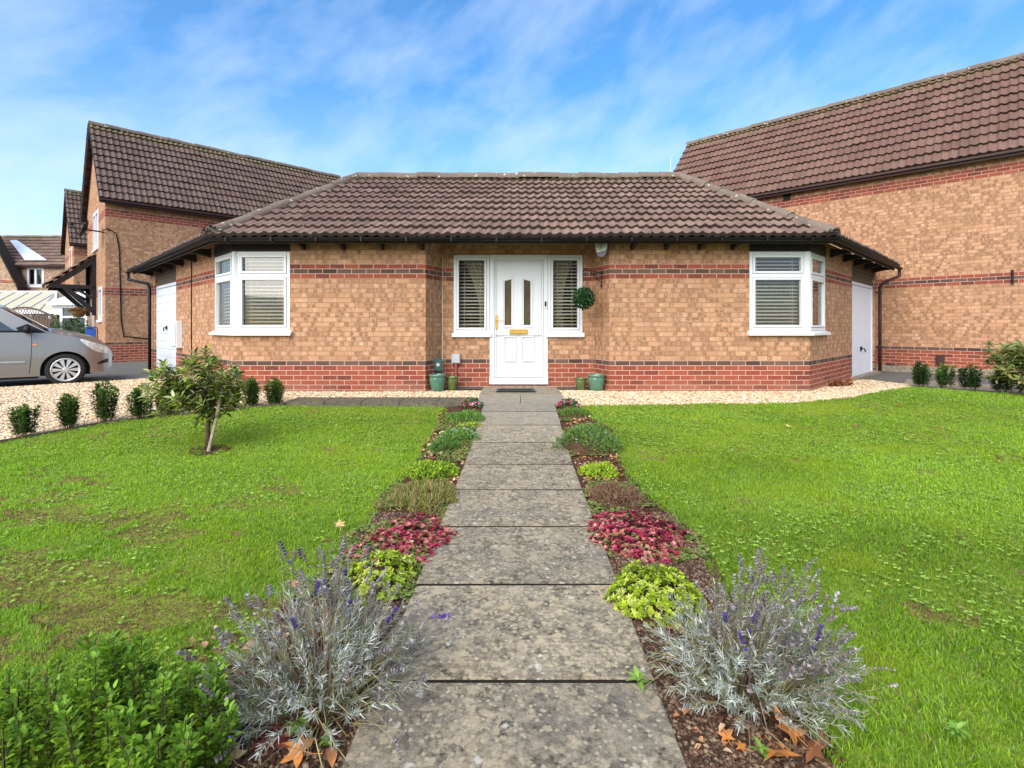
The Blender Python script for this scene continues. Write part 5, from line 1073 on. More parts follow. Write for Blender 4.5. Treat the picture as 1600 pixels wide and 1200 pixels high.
# ---- lavender
LPAL = [(.42, .46, .40), (.55, .59, .54), (.30, .34, .26), (.68, .71, .68), (.24, .28, .15)]
def lavender(label, px, py, height, rx_, seed, lean, purple, loc=None, ns=150):
    x, y = loc or G(px, py); rg = np.random.default_rng(seed); loc = (x, y, g(y)-.01); t = thing('lavender', label, 'lavender', loc); b = np.array(loc)
    st = MB(); L = LB_(); FL = LB_()
    cl = [(rg.uniform(0, 6.283), rg.uniform(.15, .95), rg.uniform(.8, 1.12)) for _ in range(26)]      # stalks grow in loose tufts
    for k in range(ns):
        ca_, cf, chh = cl[int(rg.integers(0, 26))]; a_ = ca_+rg.normal(0, .26); f_ = min(1.05, abs(cf+rg.normal(0, .13))); r_ = f_*rx_; hh = height*math.sqrt(max(.05, 1-f_**2*.86))*chh*rg.uniform(.70, 1.1)
        p0 = b+np.array([math.cos(a_)*r_*.35, math.sin(a_)*r_*.35, .02])+np.append(rg.normal(0, .02, 2), 0); p1 = b+np.array([math.cos(a_)*r_+lean[0]*hh, math.sin(a_)*r_*.85+lean[1]*hh, hh]); pm = p0*.5+p1*.5+np.array([0, 0, .05*f_])+rg.normal(0, .028, 3)
        pts = [(1-u)**2*p0+2*u*(1-u)*pm+u*u*p1 for u in (0, .25, .5, .75, .9, 1)]; pts = [tuple(p_+rg.normal(0, .003, 3)) for p_ in pts]; st.tube(pts, [.0017, .0012, .0009, .0008, .0007, .0006], 3, cap=False)
        d = np.array(pts[5])-np.array(pts[4]); d = d/np.linalg.norm(d)+rg.normal(0, .15, 3); d /= np.linalg.norm(d); q = np.cross(d, [.3, .2, .9]); q /= np.linalg.norm(q); q2 = np.cross(d, q)
        vio = rg.random() < purple; nw = int(rg.integers(3, 8)); gap = rg.uniform(.0085, .012); top_ = np.array(pts[5]); fat = rg.uniform(.85, 1.35)
        for w_ in range(nw):
            c0 = top_-d*gap*w_-(d*.018 if w_ == nw-1 and nw > 5 else 0); nn = 6; an = np.arange(nn)*1.05+w_*.5; o_ = q*np.cos(an)[:, None]+q2*np.sin(an)[:, None]
            col = pick(rg, [(.12, .06, .33), (.18, .10, .42), (.09, .06, .20)] if vio else [(.29, .25, .25), (.40, .36, .34), (.20, .17, .18), (.33, .30, .35), (.47, .44, .40), (.25, .25, .18)], nn, .25)
            FL.add(*leaves(np.repeat(c0[None], nn, 0), o_*.95+d*.55, d-o_*.5, .0105*fat*rg.uniform(.7, 1.2, nn), .0066*fat, col, fold=.5, curl=-.3))
    for k in range(270):       # silver leafy shoots
        a_ = rg.uniform(0, 6.283); f_ = math.sqrt(rg.uniform(0, 1)); r_ = f_*rx_*.84; hh = .03+height*.66*math.sqrt(max(.05, 1-f_**2))*rg.uniform(.35, 1.15)+.03
        p0 = b+np.array([math.cos(a_)*r_*.35, math.sin(a_)*r_*.35, .01]); p1 = b+np.array([math.cos(a_)*r_+lean[0]*hh*.6, math.sin(a_)*r_*.85, hh])+rg.normal(0, .02, 3); pm = p0*.45+p1*.55+np.array([0, 0, .02])+rg.normal(0, .012, 3); st.tube([tuple(p0), tuple(pm), tuple(p1)], [.0028, .002, .0012], 3, cap=False)
        n = int(rg.integers(20, 38)); u = rg.uniform(.45, 1, n)[:, None]; d = unit((p1-pm)[None])[0]; q = np.cross(d, [.3, .2, .9]); q /= np.linalg.norm(q); q2 = np.cross(d, q); an = rg.uniform(0, 6.28, n)[:, None]
        P = (1-u)**2*p0+2*u*(1-u)*pm+u*u*p1; o_ = q*np.cos(an)+q2*np.sin(an); L.add(*leaves(P, o_*.9+d*(.2+u*.9), d+rg.normal(0, .3, (n, 3)), rg.uniform(.014, .034, n), .0034, pick(rg, LPAL, n)*rg.choice([1, 1, .8, .6]), shape='needle', curl=.2))
    for k in range(90):        # dry bent twigs low in the bush
        a_ = rg.uniform(0, 6.283); r_ = rg.uniform(.3, .95)*rx_; p0 = b+np.array([math.cos(a_)*r_*.2, math.sin(a_)*r_*.2, .0]); p1 = b+np.array([math.cos(a_)*r_, math.sin(a_)*r_, rg.uniform(.02, .16)]); st.tube([tuple(p0), tuple((p0+p1)/2+rg.normal(0, .03, 3)+np.array([0, 0, .05])), tuple(p1)], [.003, .002, .001], 3, cap=False)
    L.build('foliage', M['leaf_matt'], t); FL.build('flower_spikes', M['leaf_matt'], t, kind='stuff')
    obj('stem', st, M['stalk'], t); return t
m = Mt('lavender_stalk', .8, .2); n1 = m.noise(9, 3); sz_ = m.n('ShaderNodeSeparateXYZ', _0=m.pos()).outputs[2]
m.base(m.mix(m.step(n1, .4, .62), (.17, .12, .09), (.28, .27, .12))); M['stalk'] = m.m
lavender('silvery lavender bush with faded flower spikes left of the path', 500, 1100, .44, .47, 301, (-.05, .05), .03, loc=(-.64, 1.72), ns=135)
lavender('silvery lavender bush with a few violet spikes right of the path', 1190, 1100, .39, .43, 302, (.25, .05), .05, loc=(.80, 1.76), ns=140)

# ---- fallen leaves
m = Mt('dry_leaf', .7, .3); n1 = m.noise(30, 4); m.base(m.mix(m.step(n1, .35, .7, 0, .6), m.attr(), (.14, .06, .03))); M['dry'] = m.m
def maple(px, py, size, col, label, rot=0, tilt=.3, lift=.03, seed=0, loc=None):
    x, y = loc or G(px, py); rg = random.Random(seed); out_ = []
    lob = [(0, 1.0), (.62, .45), (.95, .92), (1.35, .42), (1.95, .72), (2.5, .30), (3.14, .12), (3.78, .30), (4.33, .72), (4.93, .42), (5.33, .92), (5.66, .45)]
    pts = []
    for k, (a_, r_) in enumerate(lob):
        pts.append((a_, r_))
        a2, r2 = lob[(k+1) % 12]; a2 = a2 if a2 > a_ else a2+6.283
        if r_ > .6 or r2 > .6: pts.append(((a_+a2)/2, (r_+r2)/2*rg.uniform(.80, .95)))
    mb = MB(); Q = Matrix.Rotation(rot, 3, 'Z') @ Matrix.Rotation(tilt, 3, 'X') @ Matrix.Rotation(rg.uniform(-.3, .3), 3, 'Y'); c = Vector((x, y, g(y)+lift)); V = [c]
    for a_, r_ in pts: V.append(c+Q @ Vector((math.sin(a_)*r_*size, math.cos(a_)*r_*size, size*.22*r_*r_*math.sin(a_*2.5+seed))))
    n = len(pts); F = [(0, 1+k, 1+(k+1) % n) for k in range(n)]; mb.add(V, F, col=col); mb.tube([c, c+Q @ Vector((.02*size, -.5*size, .05*size)), c+Q @ Vector((.1*size, -1.0*size, .25*size))], .0014, 4)
    mb.c = [col]*len(mb.v)
    o = obj('fallen_leaf', mb, M['dry']); tag(o, label, 'leaf', 'fallen leaves'); sol = None; return o
OR_, DR, PA, BR_ = (.52, .19, .04), (.16, .02, .02), (.60, .42, .18), (.25, .10, .04)
for a_ in [(531, 833, .045, PA, 'pale yellow maple leaf on the lawn edge above the left lavender', .4, .7, .05), (548, 1092, .05, OR_, 'orange maple leaf lying on the path edge at the foot of the left lavender', .9, .5, .045),
           (495, 1140, .045, BR_, 'brown leaf below the orange one in the left bed', 2.2, .8, .04), (505, 1060, .05, DR, 'dark red leaf caught inside the left lavender', 1.2, 1.2, .10), (430, 1170, .06, DR, 'flat dark red leaf on the soil at the bottom of the left bed', .2, .2, .02),
           (470, 1188, .045, OR_, 'orange brown leaf at the bottom edge of the left bed', 1.4, .3, .03), (392, 1140, .04, BR_, 'brown leaf on the soil left of the seedling under the left lavender', 2.6, .4, .03), (362, 1195, .04, PA, 'pale leaf on the soil beside the bright green foreground shrub', 1.0, .3, .02), (1266, 1092, .05, OR_, 'orange leaf held in the right side of the right lavender', 2.4, .9, .10), (1240, 1165, .055, OR_, 'large orange maple leaf below the right lavender', .7, .6, .04),
           (1205, 1140, .05, BR_, 'brown leaf tucked under the right lavender', 1.9, .7, .04), (1215, 1190, .05, OR_, 'orange brown leaf at the bottom edge below the right lavender', 3.0, .4, .03), (1270, 1185, .05, BR_, 'brown curled leaf at the bottom edge, right of the orange leaves', 4.1, .6, .03),
           (1136, 1162, .022, OR_, 'small round orange leaf on the bare soil of the right bed', 0, .3, .02), (1160, 1178, .02, OR_, 'tiny orange leaf beside the small round one in the right bed', 1, .3, .02), (1405, 636, .05, BR_, 'brown leaf on the right lawn nearest the gravel', 0, .2, .03),
           (1233, 670, .05, PA, 'pale leaf on the right lawn, left of a pair', .3, .2, .03), (1256, 671, .035, PA, 'smaller pale leaf on the right lawn, right of a pair', 1.3, .2, .03), (1272, 697, .045, BR_, 'dark brown leaf on the right lawn below the pale pair', 2.0, .2, .03),
           (1416, 690, .035, PA, 'pale leaf alone in the middle of the right lawn', 0, .3, .03), (463, 925, .04, (.36, .20, .12), 'tan leaf on the lawn behind the left lavender', 1, .3, .04)]:
    a_ = (a_[0], a_[1], a_[2]*(1.45 if a_[1] > 1000 else 1.0), *a_[3:]); maple(*a_, seed=int(a_[0]))
def litter(name, poly, n, pal, size, seed, label, lift=.02, jit=.8, pile=0):
    rg = np.random.default_rng(seed); P = np.array(poly); x0, y0 = P.min(0); x1, y1 = P.max(0); x = rg.uniform(x0, x1, n*4); y = rg.uniform(y0, y1, n*4); k = inpoly(x, y, poly); x, y = x[k][:n], y[k][:n]; n = len(x)
    z = np.interp(y, _gy, _gz)+rg.uniform(0, lift, n)+pile*rg.uniform(0, 1, n)**2; th = rg.uniform(0, 6.28, n); D = np.stack([np.cos(th), np.sin(th), rg.normal(0, .3, n)], 1)
    V, F, C = leaves(np.stack([x, y, z], 1), D, np.array([[0, 0, 1.]])+rg.normal(0, jit*.5, (n, 3)), size*rg.uniform(.5, 1.3, n), size*.65*rg.uniform(.6, 1.2, n), pick(rg, pal, n), fold=.3, curl=.3)
    o = npobj(name, V, F, C, M['dry'], kind='stuff'); o['label'] = label; return o
LP = [(.40, .17, .06), (.28, .11, .05), (.50, .28, .13), (.18, .07, .04), (.55, .38, .22), (.33, .20, .10)]
litter('leaf_litter', [G(690, 645), G(740, 660), G(735, 692), G(728, 735), G(715, 770), G(690, 762), G(655, 720)], 900, LP, .045, 41, 'brown leaf litter between the heathers of the left bed')
litter('leaf_litter', [G(893, 640), G(918, 650), G(960, 700), G(985, 760), G(930, 800), G(915, 760), G(885, 680)], 1100, LP, .04, 42, 'brown leaf litter among the plants of the right bed')
litter('leaf_litter', [G(300, 1000), G(600, 950), G(560, 1190), G(330, 1190)], 260, LP+[(.12, .02, .02)]*3, .05, 43, 'dry leaves and twigs under the left lavender')
litter('leaf_litter', [G(990, 890), G(1100, 900), G(1300, 1180), G(1080, 1190)], 330, LP, .026, 44, 'small dry leaves on the soil of the right bed')
litter('leaf_litter', [(5.35, 8.75), (6.05, 9.15), (6.35, 9.6), (6.2, 9.35), (5.7, 8.65), (5.3, 8.5)], 420, [(.30, .09, .04), (.22, .07, .035), (.40, .16, .06), (.16, .06, .03)], .075, 45, 'heap of red brown leaves blown against the right garage wing', pile=.07)
litter('leaf_litter', [G(0, 690), G(437, 634), G(437, 622), G(0, 640)], 260, LP, .022, 46, 'specks of dry leaf scattered over the gravel drive', lift=.03)
# clover and weeds in the turf, weeds in the joints
def clover(n, poly, seed, name='clover', ymin=.9, size=.0085, pal=((.27, .42, .06), (.33, .48, .09), (.22, .36, .05)), label='', thr=.56):
    rg = np.random.default_rng(seed); P = np.array(poly); x0, y0 = P.min(0); x1, y1 = P.max(0); x = rg.uniform(x0, x1, n); y = rg.uniform(y0, y1, n); k = inpoly(x, y, poly) & (vnoise(x*1.9, y*2.4, seed)*.65+vnoise(x*8, y*8, seed+1)*.35 > thr) & (np.abs(x) < 1.05*y+.2) & (y > ymin); x, y = x[k], y[k]; n = len(x)
    L = LB_(); z = np.interp(y, _gy, _gz)+rg.uniform(.012, .026, n)
    c = pick(rg, pal, n, .2)
    for j in range(3):
        th = rg.uniform(0, .4, n)+j*2.094; D = np.stack([np.cos(th), np.sin(th), rg.uniform(0, .4, n)], 1); L.add(*leaves(np.stack([x, y, z], 1), D, np.array([[0, 0, 1.]])+rg.normal(0, .25, (n, 3)), size*(1+.12*y)*rg.uniform(.8, 1.3, n), size*(1+.12*y), c, fold=.05, curl=.05))
    o = L.build(name, M['leaf_matt'], kind='stuff'); o['label'] = label; return o
clover(26000, LAWN_L, 51, label='pale clover and weeds in patches of the left lawn', thr=.60); clover(52000, LAWN_R, 52, label='pale clover leaves spread through the right lawn', thr=.545)
def weed(px, py, n, ln, label, seed):
    x, y = G(px, py); rg = np.random.default_rng(seed); t = thing('weed', label, 'weed', (x, y, g(y))); th = np.arange(n)*2.4; D = np.stack([np.cos(th), np.sin(th), rg.uniform(.2, .9, n)], 1); L = LB_()
    P = np.tile(np.array([x, y, g(y)+.02]), (n, 1)); P[:, 2] += np.linspace(0, .02, n); L.add(*leaves(P, D, np.array([[0, 0, 1.]])+rg.normal(0, .2, (n, 3)), ln*rg.uniform(.7, 1.2, n), ln*.38, pick(rg, [(.17, .32, .04), (.24, .40, .07)], n), curl=.35)); L.build('leaves', M['leaf'], t)
for bp, sd_, lb_ in ((BEDL, 61, 'left'), (BEDR, 62, 'right')):
    clover(26000, bp, sd_, name='ground_cover', ymin=2.3, size=.010, pal=((.16, .24, .05), (.24, .30, .08), (.11, .17, .03), (.28, .22, .10)), label='low creeping green growth between the plants of the %s bed' % lb_, thr=.50)
weed(998, 1078, 7, .045, 'small green weed in the path joint at its right edge', 1); weed(470, 1150, 9, .045, 'bright green seedling on the soil below the left lavender', 2); weed(508, 1175, 12, .022, 'cluster of small round green leaves at the left path edge', 3)
weed(1495, 1160, 22, .034, 'rosette weed in the lawn at the bottom right', 4); weed(452, 1125, 7, .04, 'upper green seedling under the left lavender', 5); weed(1190, 1190, 8, .03, 'seedling between the orange leaves of the right bed', 6)
# small pebble-like moss on the path

# ================================================================ CAR, POTS, MAT
def make_car():
    t = thing('parked_car', 'silver grey hatchback on the drive at the left edge, only its front half in view', 'car', (0, 0, 0))
    paint = Mt('silver_paint', .34, .5, .55); nn = paint.noise(300, 2); paint.base(paint.ramp(nn, [(.3, (.235, .222, .205)), (.7, (.285, .27, .25))])); paint.b.inputs['Coat Weight'].default_value = .6; paint.b.inputs['Coat Roughness'].default_value = .06; paint = paint.m
    XN, XT = .68, -2.86
    def wid(x):
        w_ = .80
        if x > .02: w_ *= max(0, 1-((x-.02)/(XN-.02))**2.9)**.42
        if x < -2.3: w_ *= max(0, 1-((-2.3-x)/(XT*-1-2.3))**3.5)**.35
        return w_
    def ztop(x): return float(np.interp(x, [XT, -2.75, -2.4, -1.2, -.45, -.2, .1, .35, .52, .62, .68], [.70, .98, 1.01, .97, .945, .935, .87, .785, .70, .62, .52]))
    def zbot(x):
        z = float(np.interp(x, [XT, -2.7, -2.3, -.3, .3, .55, .68], [.45, .26, .19, .19, .20, .215, .33]))
        for c in (0, -2.36):
            if abs(x-c) < .335: z = max(z, .285+math.sqrt(.335**2-(x-c)**2)*.98)
        return z
    def side(x, z):
        zt, zb = .95, .2; k = (z-.52)/.42; return wid(x)*(1-.035*k*k-.02*max(0, k))
    xs = sorted(set([XT, XT+.02, XT+.06, -2.75, -2.7]+list(np.arange(-2.65, .3, .05))+[c+.335*math.sin(a_) for c in (0, -2.36) for a_ in np.linspace(-1.57, 1.57, 17)]+[c+s_*.3355 for c in (0, -2.36) for s_ in (-1, 1)]+list(np.arange(.3, .66, .03))+[.64, .665, .675, .68]))
    V = []; F = []; NZ, NY = 9, 8; ring = NZ*2+NY-1+NY-1
    rows = []
    for x in xs:
        zb, zt = zbot(x), ztop(x); r_ = []
        crown = .085*(1 if x > -.5 else .03)
        for k in range(NZ): z = zb+(zt-zb)*k/(NZ-1); r_.append((x, -side(x, z), z))
        w_ = side(x, zt)
        for k in range(1, NY): y = -w_+2*w_*k/NY; r_.append((x, y, zt+crown*(1-(abs(y)/max(w_, 1e-3))**2.2)*min(1, (XN-x)/.25)))
        for k in range(NZ): z = zt+(zb-zt)*k/(NZ-1); r_.append((x, side(x, z), z))
        rows.append(r_)
    n = len(rows[0]); mb = MB(); mb.add([p for r_ in rows for p in r_], [(i*n+k, (i+1)*n+k, (i+1)*n+k+1, i*n+k+1) for i in range(len(rows)-1) for k in range(n-1)]+[tuple(range(n)), tuple(range(len(rows)*n-1, len(rows)*n-n-1, -1))])
    body = obj('body', mb, paint, t, auto=R(40))
    # cabin
    def zr(x): return float(np.interp(x, [-2.80, -2.72, -2.55, -2.2, -1.6, -1.05, -.85, -.28, -.12], [1.0, 1.12, 1.36, 1.45, 1.48, 1.45, 1.38, .985, .90]))
    def gy(x, z): return .745-.17*max(0, (z-.97)/.48)**1.1-.0*x
    gx = [-2.80, -2.76, -2.72, -2.63, -2.55, -2.4, -2.2, -1.9, -1.6, -1.3, -1.05, -.95, -.85, -.7, -.55, -.4, -.28, -.2, -.12]; rows = []
    for x in gx:
        r_ = []; zt = zr(x); zb = .93 if zt > .94 else zt-.01
        for k in range(6): z = zb+(zt-zb)*k/5; r_.append((x, -gy(x, z), z))
        w_ = gy(x, zt)
        for k in range(1, 8): y = -w_+2*w_*k/8; r_.append((x, y, zt+.035*(1-(y/w_)**2)))
        for k in range(6): z = zt+(zb-zt)*k/5; r_.append((x, gy(x, z), z))
        rows.append(r_)
    n = len(rows[0]); mb = MB(); mb.add([p for r_ in rows for p in r_], [(i*n+k, (i+1)*n+k, (i+1)*n+k+1, i*n+k+1) for i in range(len(rows)-1) for k in range(n-1)]); obj('cabin', mb, paint, t, auto=R(40))
    gl = Mt('car_glass', .04, .9); gl.base((.045, .055, .055)); gl.b.inputs['Coat Weight'].default_value = .7; gl = gl.m
    def sideglass(pts, nm, mat, off=.006, sg=-1):
        bm = bmesh.new(); bm.faces.new([bm.verts.new((x, 0, z)) for x, z in pts]); bmesh.ops.triangulate(bm, faces=bm.faces[:]); bmesh.ops.subdivide_edges(bm, edges=bm.edges[:], cuts=3, use_grid_fill=True)
        for v in bm.verts: v.co.y = sg*(gy(v.co.x, v.co.z)+off)
        me = bpy.data.meshes.new(nm); bm.to_mesh(me); bm.free(); me.materials.append(mat); o = bpy.data.objects.new(nm, me); COL.objects.link(o); o.parent = t; me.polygons.foreach_set('use_smooth', [True]*len(me.polygons)); return o
    for sg in (-1, 1):
        sideglass([(-.66, .985), (-1.45, .99), (-1.45, 1.39), (-1.17, 1.385), (-.98, 1.26)], 'side_window', gl, sg=sg)
        sideglass([(-1.52, .99), (-2.25, 1.02), (-2.3, 1.30), (-2.1, 1.38), (-1.52, 1.395)], 'side_window', gl, sg=sg)
        sideglass([(-.27, .955), (-.60, .965), (-.64, 1.03), (-.50, 1.10)], 'corner_trim', M['black'], .007, sg=sg)
        sideglass([(-.20, .93), (-1.48, .955), (-1.48, .985), (-.45, .985)], 'belt_trim', M['black'], .009, sg=sg)
    mb = MB(); P_ = []
    for i, x in enumerate(np.linspace(-.24, -.93, 9)):
        for k in range(9): w_ = gy(x, zr(x))*.93; y = -w_+2*w_*k/8; P_.append((x, y, zr(x)+.035*(1-(y/gy(x, zr(x)))**2)+.008))
    mb.add(P_, [(i*9+k, (i+1)*9+k, (i+1)*9+k+1, i*9+k+1) for i in range(8) for k in range(8)]); obj('windscreen', mb, gl, t, smooth=True)
    mb = MB(); P_ = []
    for i, x in enumerate(np.linspace(-2.57, -2.74, 5)):
        for k in range(9): w_ = gy(x, zr(x))*.86; y = -w_+2*w_*k/8; P_.append((x-.008, y, zr(x)+.035*(1-(y/gy(x, zr(x)))**2)+.006))
    mb.add(P_, [(i*9+k, i*9+k+1, (i+1)*9+k+1, (i+1)*9+k) for i in range(4) for k in range(8)]); obj('rear_window', mb, gl, t, smooth=True)
    def patch(x0, x1, zf0, zf1, nm, mat, off=.006, sg=-1, nx=14, nz=6):
        mb = MB(); P_ = []
        for i in range(nx+1):
            x = x0+(x1-x0)*i/nx
            for k in range(nz+1):
                z = zf0(i/nx)+(zf1(i/nx)-zf0(i/nx))*k/nz; y = side(min(x, XN-.004), z)+off; P_.append((x+off*.7*max(0, (x-.3)/.38), sg*y, z))
        mb.add(P_, [(i*(nz+1)+k, (i+1)*(nz+1)+k, (i+1)*(nz+1)+k+1, i*(nz+1)+k+1) for i in range(nx) for k in range(nz)]); return obj(nm, mb, mat, t, smooth=True)
    hl = Mt('headlight_glass', .12, .9); n_ = hl.noise(18, 3); hl.base(hl.ramp(n_, [(.3, (.38, .40, .38)), (.6, (.70, .71, .68)), (.8, (.25, .26, .26))])); hl.b.inputs['Coat Weight'].default_value = 1; hl = hl.m
    amb = plain('amber_lens', (.70, .20, .05), .2, .7, var=.1)
    for sg in (-1, 1):
        patch(.20, .585, lambda u: .80-.25*u-.06*math.sin(3.14*u), lambda u: .835-.17*u+.012*math.sin(3.14*u), 'headlight', hl, .010, sg)
        patch(-.44, -.36, lambda u: .735-.012*math.sin(3.14*u), lambda u: .735+.020*math.sin(3.14*u)+.001, 'side_repeater', amb, .008, sg, 6, 2)
        patch(.44, .60, lambda u: .36+.02*u, lambda u: .38+.07*math.sin(1.57*u), 'bumper_intake', M['black'], .004, sg)
        patch(-1.42, -.52, lambda u: .435, lambda u: .465, 'door_trim', M['steel'], .012, sg, 12, 2)
        for x in (-.47, -1.47, -2.05):
            mb = MB()
            zs_ = np.linspace(.24, .93, 9); mb.add([(x+dx_+.03*math.sin((z-.24)*3), sg*(side(x, z)+.0015), z) for z in zs_ for dx_ in (-.004, .004)], [(2*k, 2*k+1, 2*k+3, 2*k+2) for k in range(8)]); obj('door_gap', mb, M['black'], t)
        patch(-1.38, -1.22, lambda u: .80, lambda u: .835, 'door_handle', paint, .03, sg, 6, 3)
        mb = MB(); mc = Vector((-.52, sg*.87, 1.0)); mb.lathe([(0, -.055), (.055, -.045), (.075, 0), (.065, .05), (.03, .065), (0, .07)], 14, T=lambda x, y, z: (mc.x+z*.9+.03, mc.y+x*1.35, mc.z+y*.95)); mb.tube([mc, (mc.x+.02, sg*.72, .97)], .02, 6); obj('wing_mirror', mb, M['black'], t, smooth=True)
        mb = MB(); mb.box(-2.0, -.36, sg*.70-.06, sg*.70+.06, .155, .20); obj('sill', mb, M['black'], t)
    mb = MB(); mb.box(-2.70, .36, -.60, .60, .18, .60); mb.box(-2.0, -.36, -.7, .7, .2, .85)
    for c in (0, -2.36): pass
    obj('underbody', mb, M['black'], t)
    mb = MB(); mb.box(.60, .684, -.22, .22, .40, .46); obj('grille', mb, M['black'], t)
    tyre = plain('tyre_rubber', (.018, .018, .019), .8, .3, var=.2, scale=40); trim = plain('silver_wheel_trim', (.50, .50, .50), .35, .5, .4, var=.05)
    for cx_ in (0, -2.36):
        for sg in (-1, 1):
            wc = Vector((cx_, sg*.70, .285)); TT = lambda x, y, z: (wc.x+x, wc.y+sg*z, wc.z+y); mb = MB()
            mb.lathe([(.20, -.08), (.265, -.085), (.284, -.06), (.286, .0), (.284, .055), (.262, .082), (.205, .078), (.195, .06)], 40, T=TT); w_ = obj('wheel', mb, tyre, t, smooth=True)
            mb = MB(); mb.lathe([(0, .04), (.195, .045), (.2, -.05)], 32, T=TT); obj('dish', mb, M['black'], w_)
            mb = MB(); mb.lathe([(.188, .05), (.206, .085), (.198, .09), (.178, .075)], 40, T=TT); mb.lathe([(0, .092), (.03, .092), (.042, .082), (.045, .06)], 20, T=TT)
            for k in range(10):
                a_ = k*.628; c_, s_ = math.cos(a_), math.sin(a_)
                P_ = [(r_*c_-q*s_, r_*s_+q*c_, h_) for r_, q, h_ in ((.036, -.010, .085), (.036, .010, .085), (.19, .034, .076), (.19, -.034, .076))]
                mb.add([TT(*p) for p in P_]+[TT(p[0], p[1], p[2]-.02) for p in P_], [(0, 1, 2, 3), (0, 4, 5, 1), (1, 5, 6, 2), (3, 2, 6, 7), (0, 3, 7, 4)])
            obj('wheel_trim', mb, trim, w_)
            mb = MB(); K = 20      # arch liner
            mb.add([(cx_+.338*math.cos(math.pi*k/K), sg*q, .285+.334*math.sin(math.pi*k/K)) for k in range(K+1) for q in (.45, .768)], [(2*k, 2*k+1, 2*k+3, 2*k+2) for k in range(K)]); obj('wheel_arch_liner', mb, M['black'], t)
    return t
CAR = make_car(); CAR.location = (-8.42, 9.70, -.045); CAR.rotation_euler = (0, 0, R(39))

def pot(name, label, px, py, y, hpx, wpx, col, cat='pot'):
    x = (px-800)/800*y; h = hpx*y/800; r_ = wpx/2*y/800; t = thing(name, label, cat, (x, y, g(y)-.005), 'glazed pots by the door'); mb = MB()
    mb.lathe([(0, 0), (r_*.62, 0), (r_*.78, h*.12), (r_*.95, h*.55), (r_*.97, h*.80), (r_*.93, h*.86), (r_*1.06, h*.90), (r_*1.08, h*.97), (r_*1.03, h), (r_*.92, h*.985), (r_*.86, h*.88), (r_*.86, h*.8)], 36, (x, y, g(y)-.005))
    m = Mt(name+'_glaze', .18, .6); n1 = m.noise(14, 4); m.base(m.ramp(n1, [(.3, tuple(c*.75 for c in col)), (.7, tuple(min(1, c*1.15) for c in col))])); m.b.inputs['Coat Weight'].default_value = .5
    b = obj('pot_body', mb, m.m, t, smooth=True); sm = MB(); sm.lathe([(0, h*.9), (r_*.86, h*.88)], 24, (x, y, g(y)-.005)); obj('compost', sm, M['soil'], t); return t
pot('glazed_pot', 'sea green glazed pot left of the door, the bigger of the left pair', 683.5, 614, 8.0, 27, 26, (.065, .165, .11)); pot('glazed_pot', 'small olive green pot left of the door', 706, 612, 8.12, 22, 18, (.085, .125, .028))
pot('glazed_pot', 'small olive green pot right of the door', 907.5, 612, 8.12, 20, 18, (.08, .10, .028)); pot('glazed_pot', 'sea green glazed pot right of the door, the bigger of the right pair', 932, 612, 8.05, 26, 27, (.075, .175, .105))
# dark green garden socket post behind the left pots
sx_, sy_ = (685-800)/800*8.22, 8.22
t = thing('garden_tap_post', 'dark green post fitting standing behind the left sea green pot', 'garden post', (sx_, sy_, 0)); dg = plain('dark_green_plastic', (.02, .07, .05), .4, .5)
obj('post', MB().tube([(sx_, sy_, 0), (sx_, sy_, .36)], .018, 8), dg, t); mb = MB(); mb.prism([(sx_-.06, .30), (sx_+.06, .30), (sx_+.068, .44), (sx_+.05, .50), (sx_-.05, .50), (sx_-.068, .44)], sy_-.05, sy_+.03); hd_ = obj('head', mb, dg, t, bevel=.008)
mb = MB(); mb.lathe([(0, 0), (.028, 0), (.03, .01)], 14, T=lambda a, b, c: (sx_+a, sy_-.052-c*.6, .40+b)); obj('lens', mb, M['steel'], hd_)
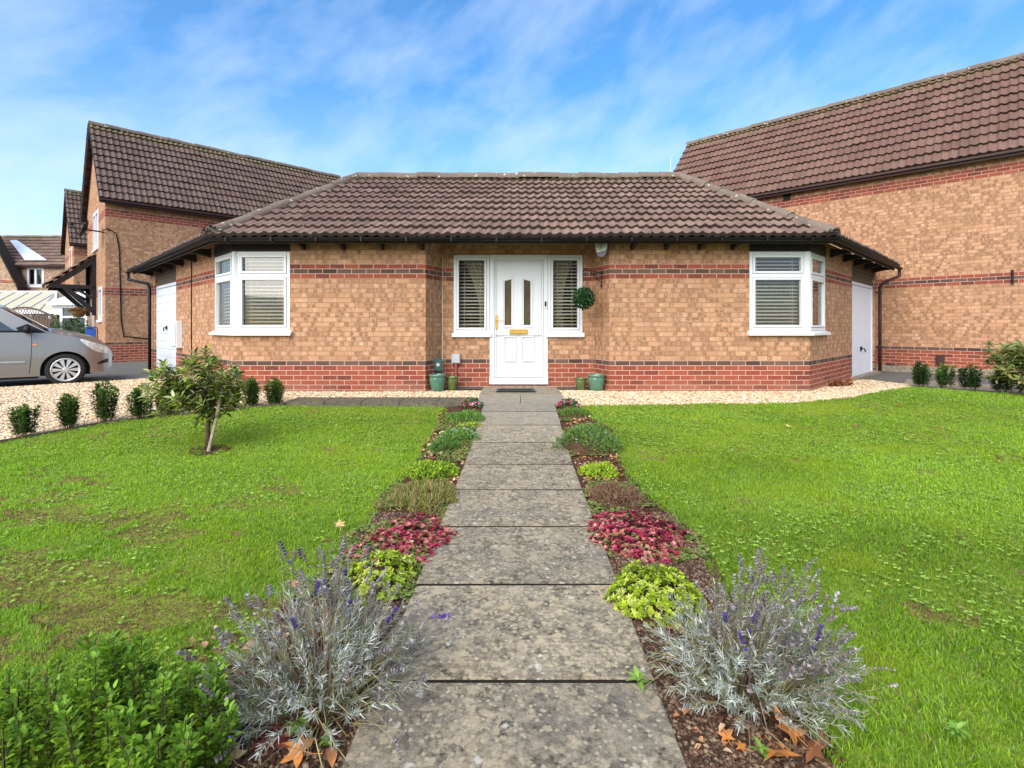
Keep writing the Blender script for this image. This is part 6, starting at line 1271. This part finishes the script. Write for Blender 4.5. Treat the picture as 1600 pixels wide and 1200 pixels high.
# door mat
t = thing('doormat', 'black rubber doormat with open pattern before the front door', 'doormat', (.055, 7.82, .022)); mb = MB(); x0, x1, y0, y1 = -.235, .35, 7.66, 8.0
for a_, b_, c_, d_ in ((x0, x1, y0, y0+.035), (x0, x1, y1-.035, y1), (x0, x0+.035, y0+.035, y1-.035), (x1-.035, x1, y0+.035, y1-.035)): mb.box(a_, b_, c_, d_, .024, .042)
obj('rim', mb, M['black'], t); mb = MB()
for k in range(15):
    for j in range(8):
        cx_, cy_ = x0+.055+k*.034, y0+.055+j*.034; mb.lathe([(.009, .024), (.0165, .024), (.0165, .038), (.009, .038), (.009, .024)], 8, (cx_, cy_, 0))
obj('rings', mb, M['black'], t); obj('backing', MB().box(x0+.01, x1-.01, y0+.01, y1-.01, .0225, .026), M['soffit'], t)
for k, (lx, ly) in enumerate([(-.2, 8.1), (-.15, 8.14), (.05, 8.12), (.2, 8.09), (.3, 8.13)]):
    maple(0, 0, .03, BR_, ('leftmost dry leaf behind the doormat', 'second dry leaf from the left behind the doormat', 'middle dry leaf behind the doormat, under the door', 'fourth dry leaf behind the doormat', 'rightmost dry leaf behind the doormat')[k], k, .5, .05, seed=400+k, loc=(lx, ly))
# blue board by the left house door
bx = Vector(TgL(4.2-1.55, .10, 0)); t = thing('blue_bin', 'narrow blue recycling box standing by the left house door', 'bin', bx); mb = MB(); mb.box(-1.62+4.2-.10, -1.62+4.2+.12, .05, .28, .0, .95, TgL); obj('bin_body', mb, plain('blue_plastic', (.02, .10, .42), .4, .5), t, bevel=.02); obj('lid', MB().box(-1.62+4.2-.12, -1.62+4.2+.14, .03, .30, .955, 1.0, TgL), plain('blue_plastic_lid', (.02, .09, .36), .4, .5), t, bevel=.01)

# houses across the street behind the camera, seen only as reflections in the windows
HO = thing('house', 'brick house across the street facing the bungalow, only mirrored in its window panes', 'house', (0, -24, 0))
THO, *_ = house(HO, (7, -22), (-1, 0), 15, 7, 4.9, .8, 'brick2', 'tile', seed=70, tileargs=dict(dx=.15), back=False, holes=[(2, 3.6, 3, 4.2), (9, 10.6, 3, 4.2), (2, 4.2, .8, 2.1), (9, 11.2, .8, 2.1)])
for a_, b_, c_, d_ in ((2, 3.6, 3, 4.2), (9, 10.6, 3, 4.2), (2, 4.2, .8, 2.1), (9, 11.2, .8, 2.1)): window(THO, a_, b_, c_, d_, HO, blind=False, fr=.09, o1=.02, mull=((a_+b_)/2,))
for o in list(bpy.data.objects):     # every mesh needs its material slot
    if o.type == 'MESH' and not o.data.materials: o.data.materials.append(M['black'])
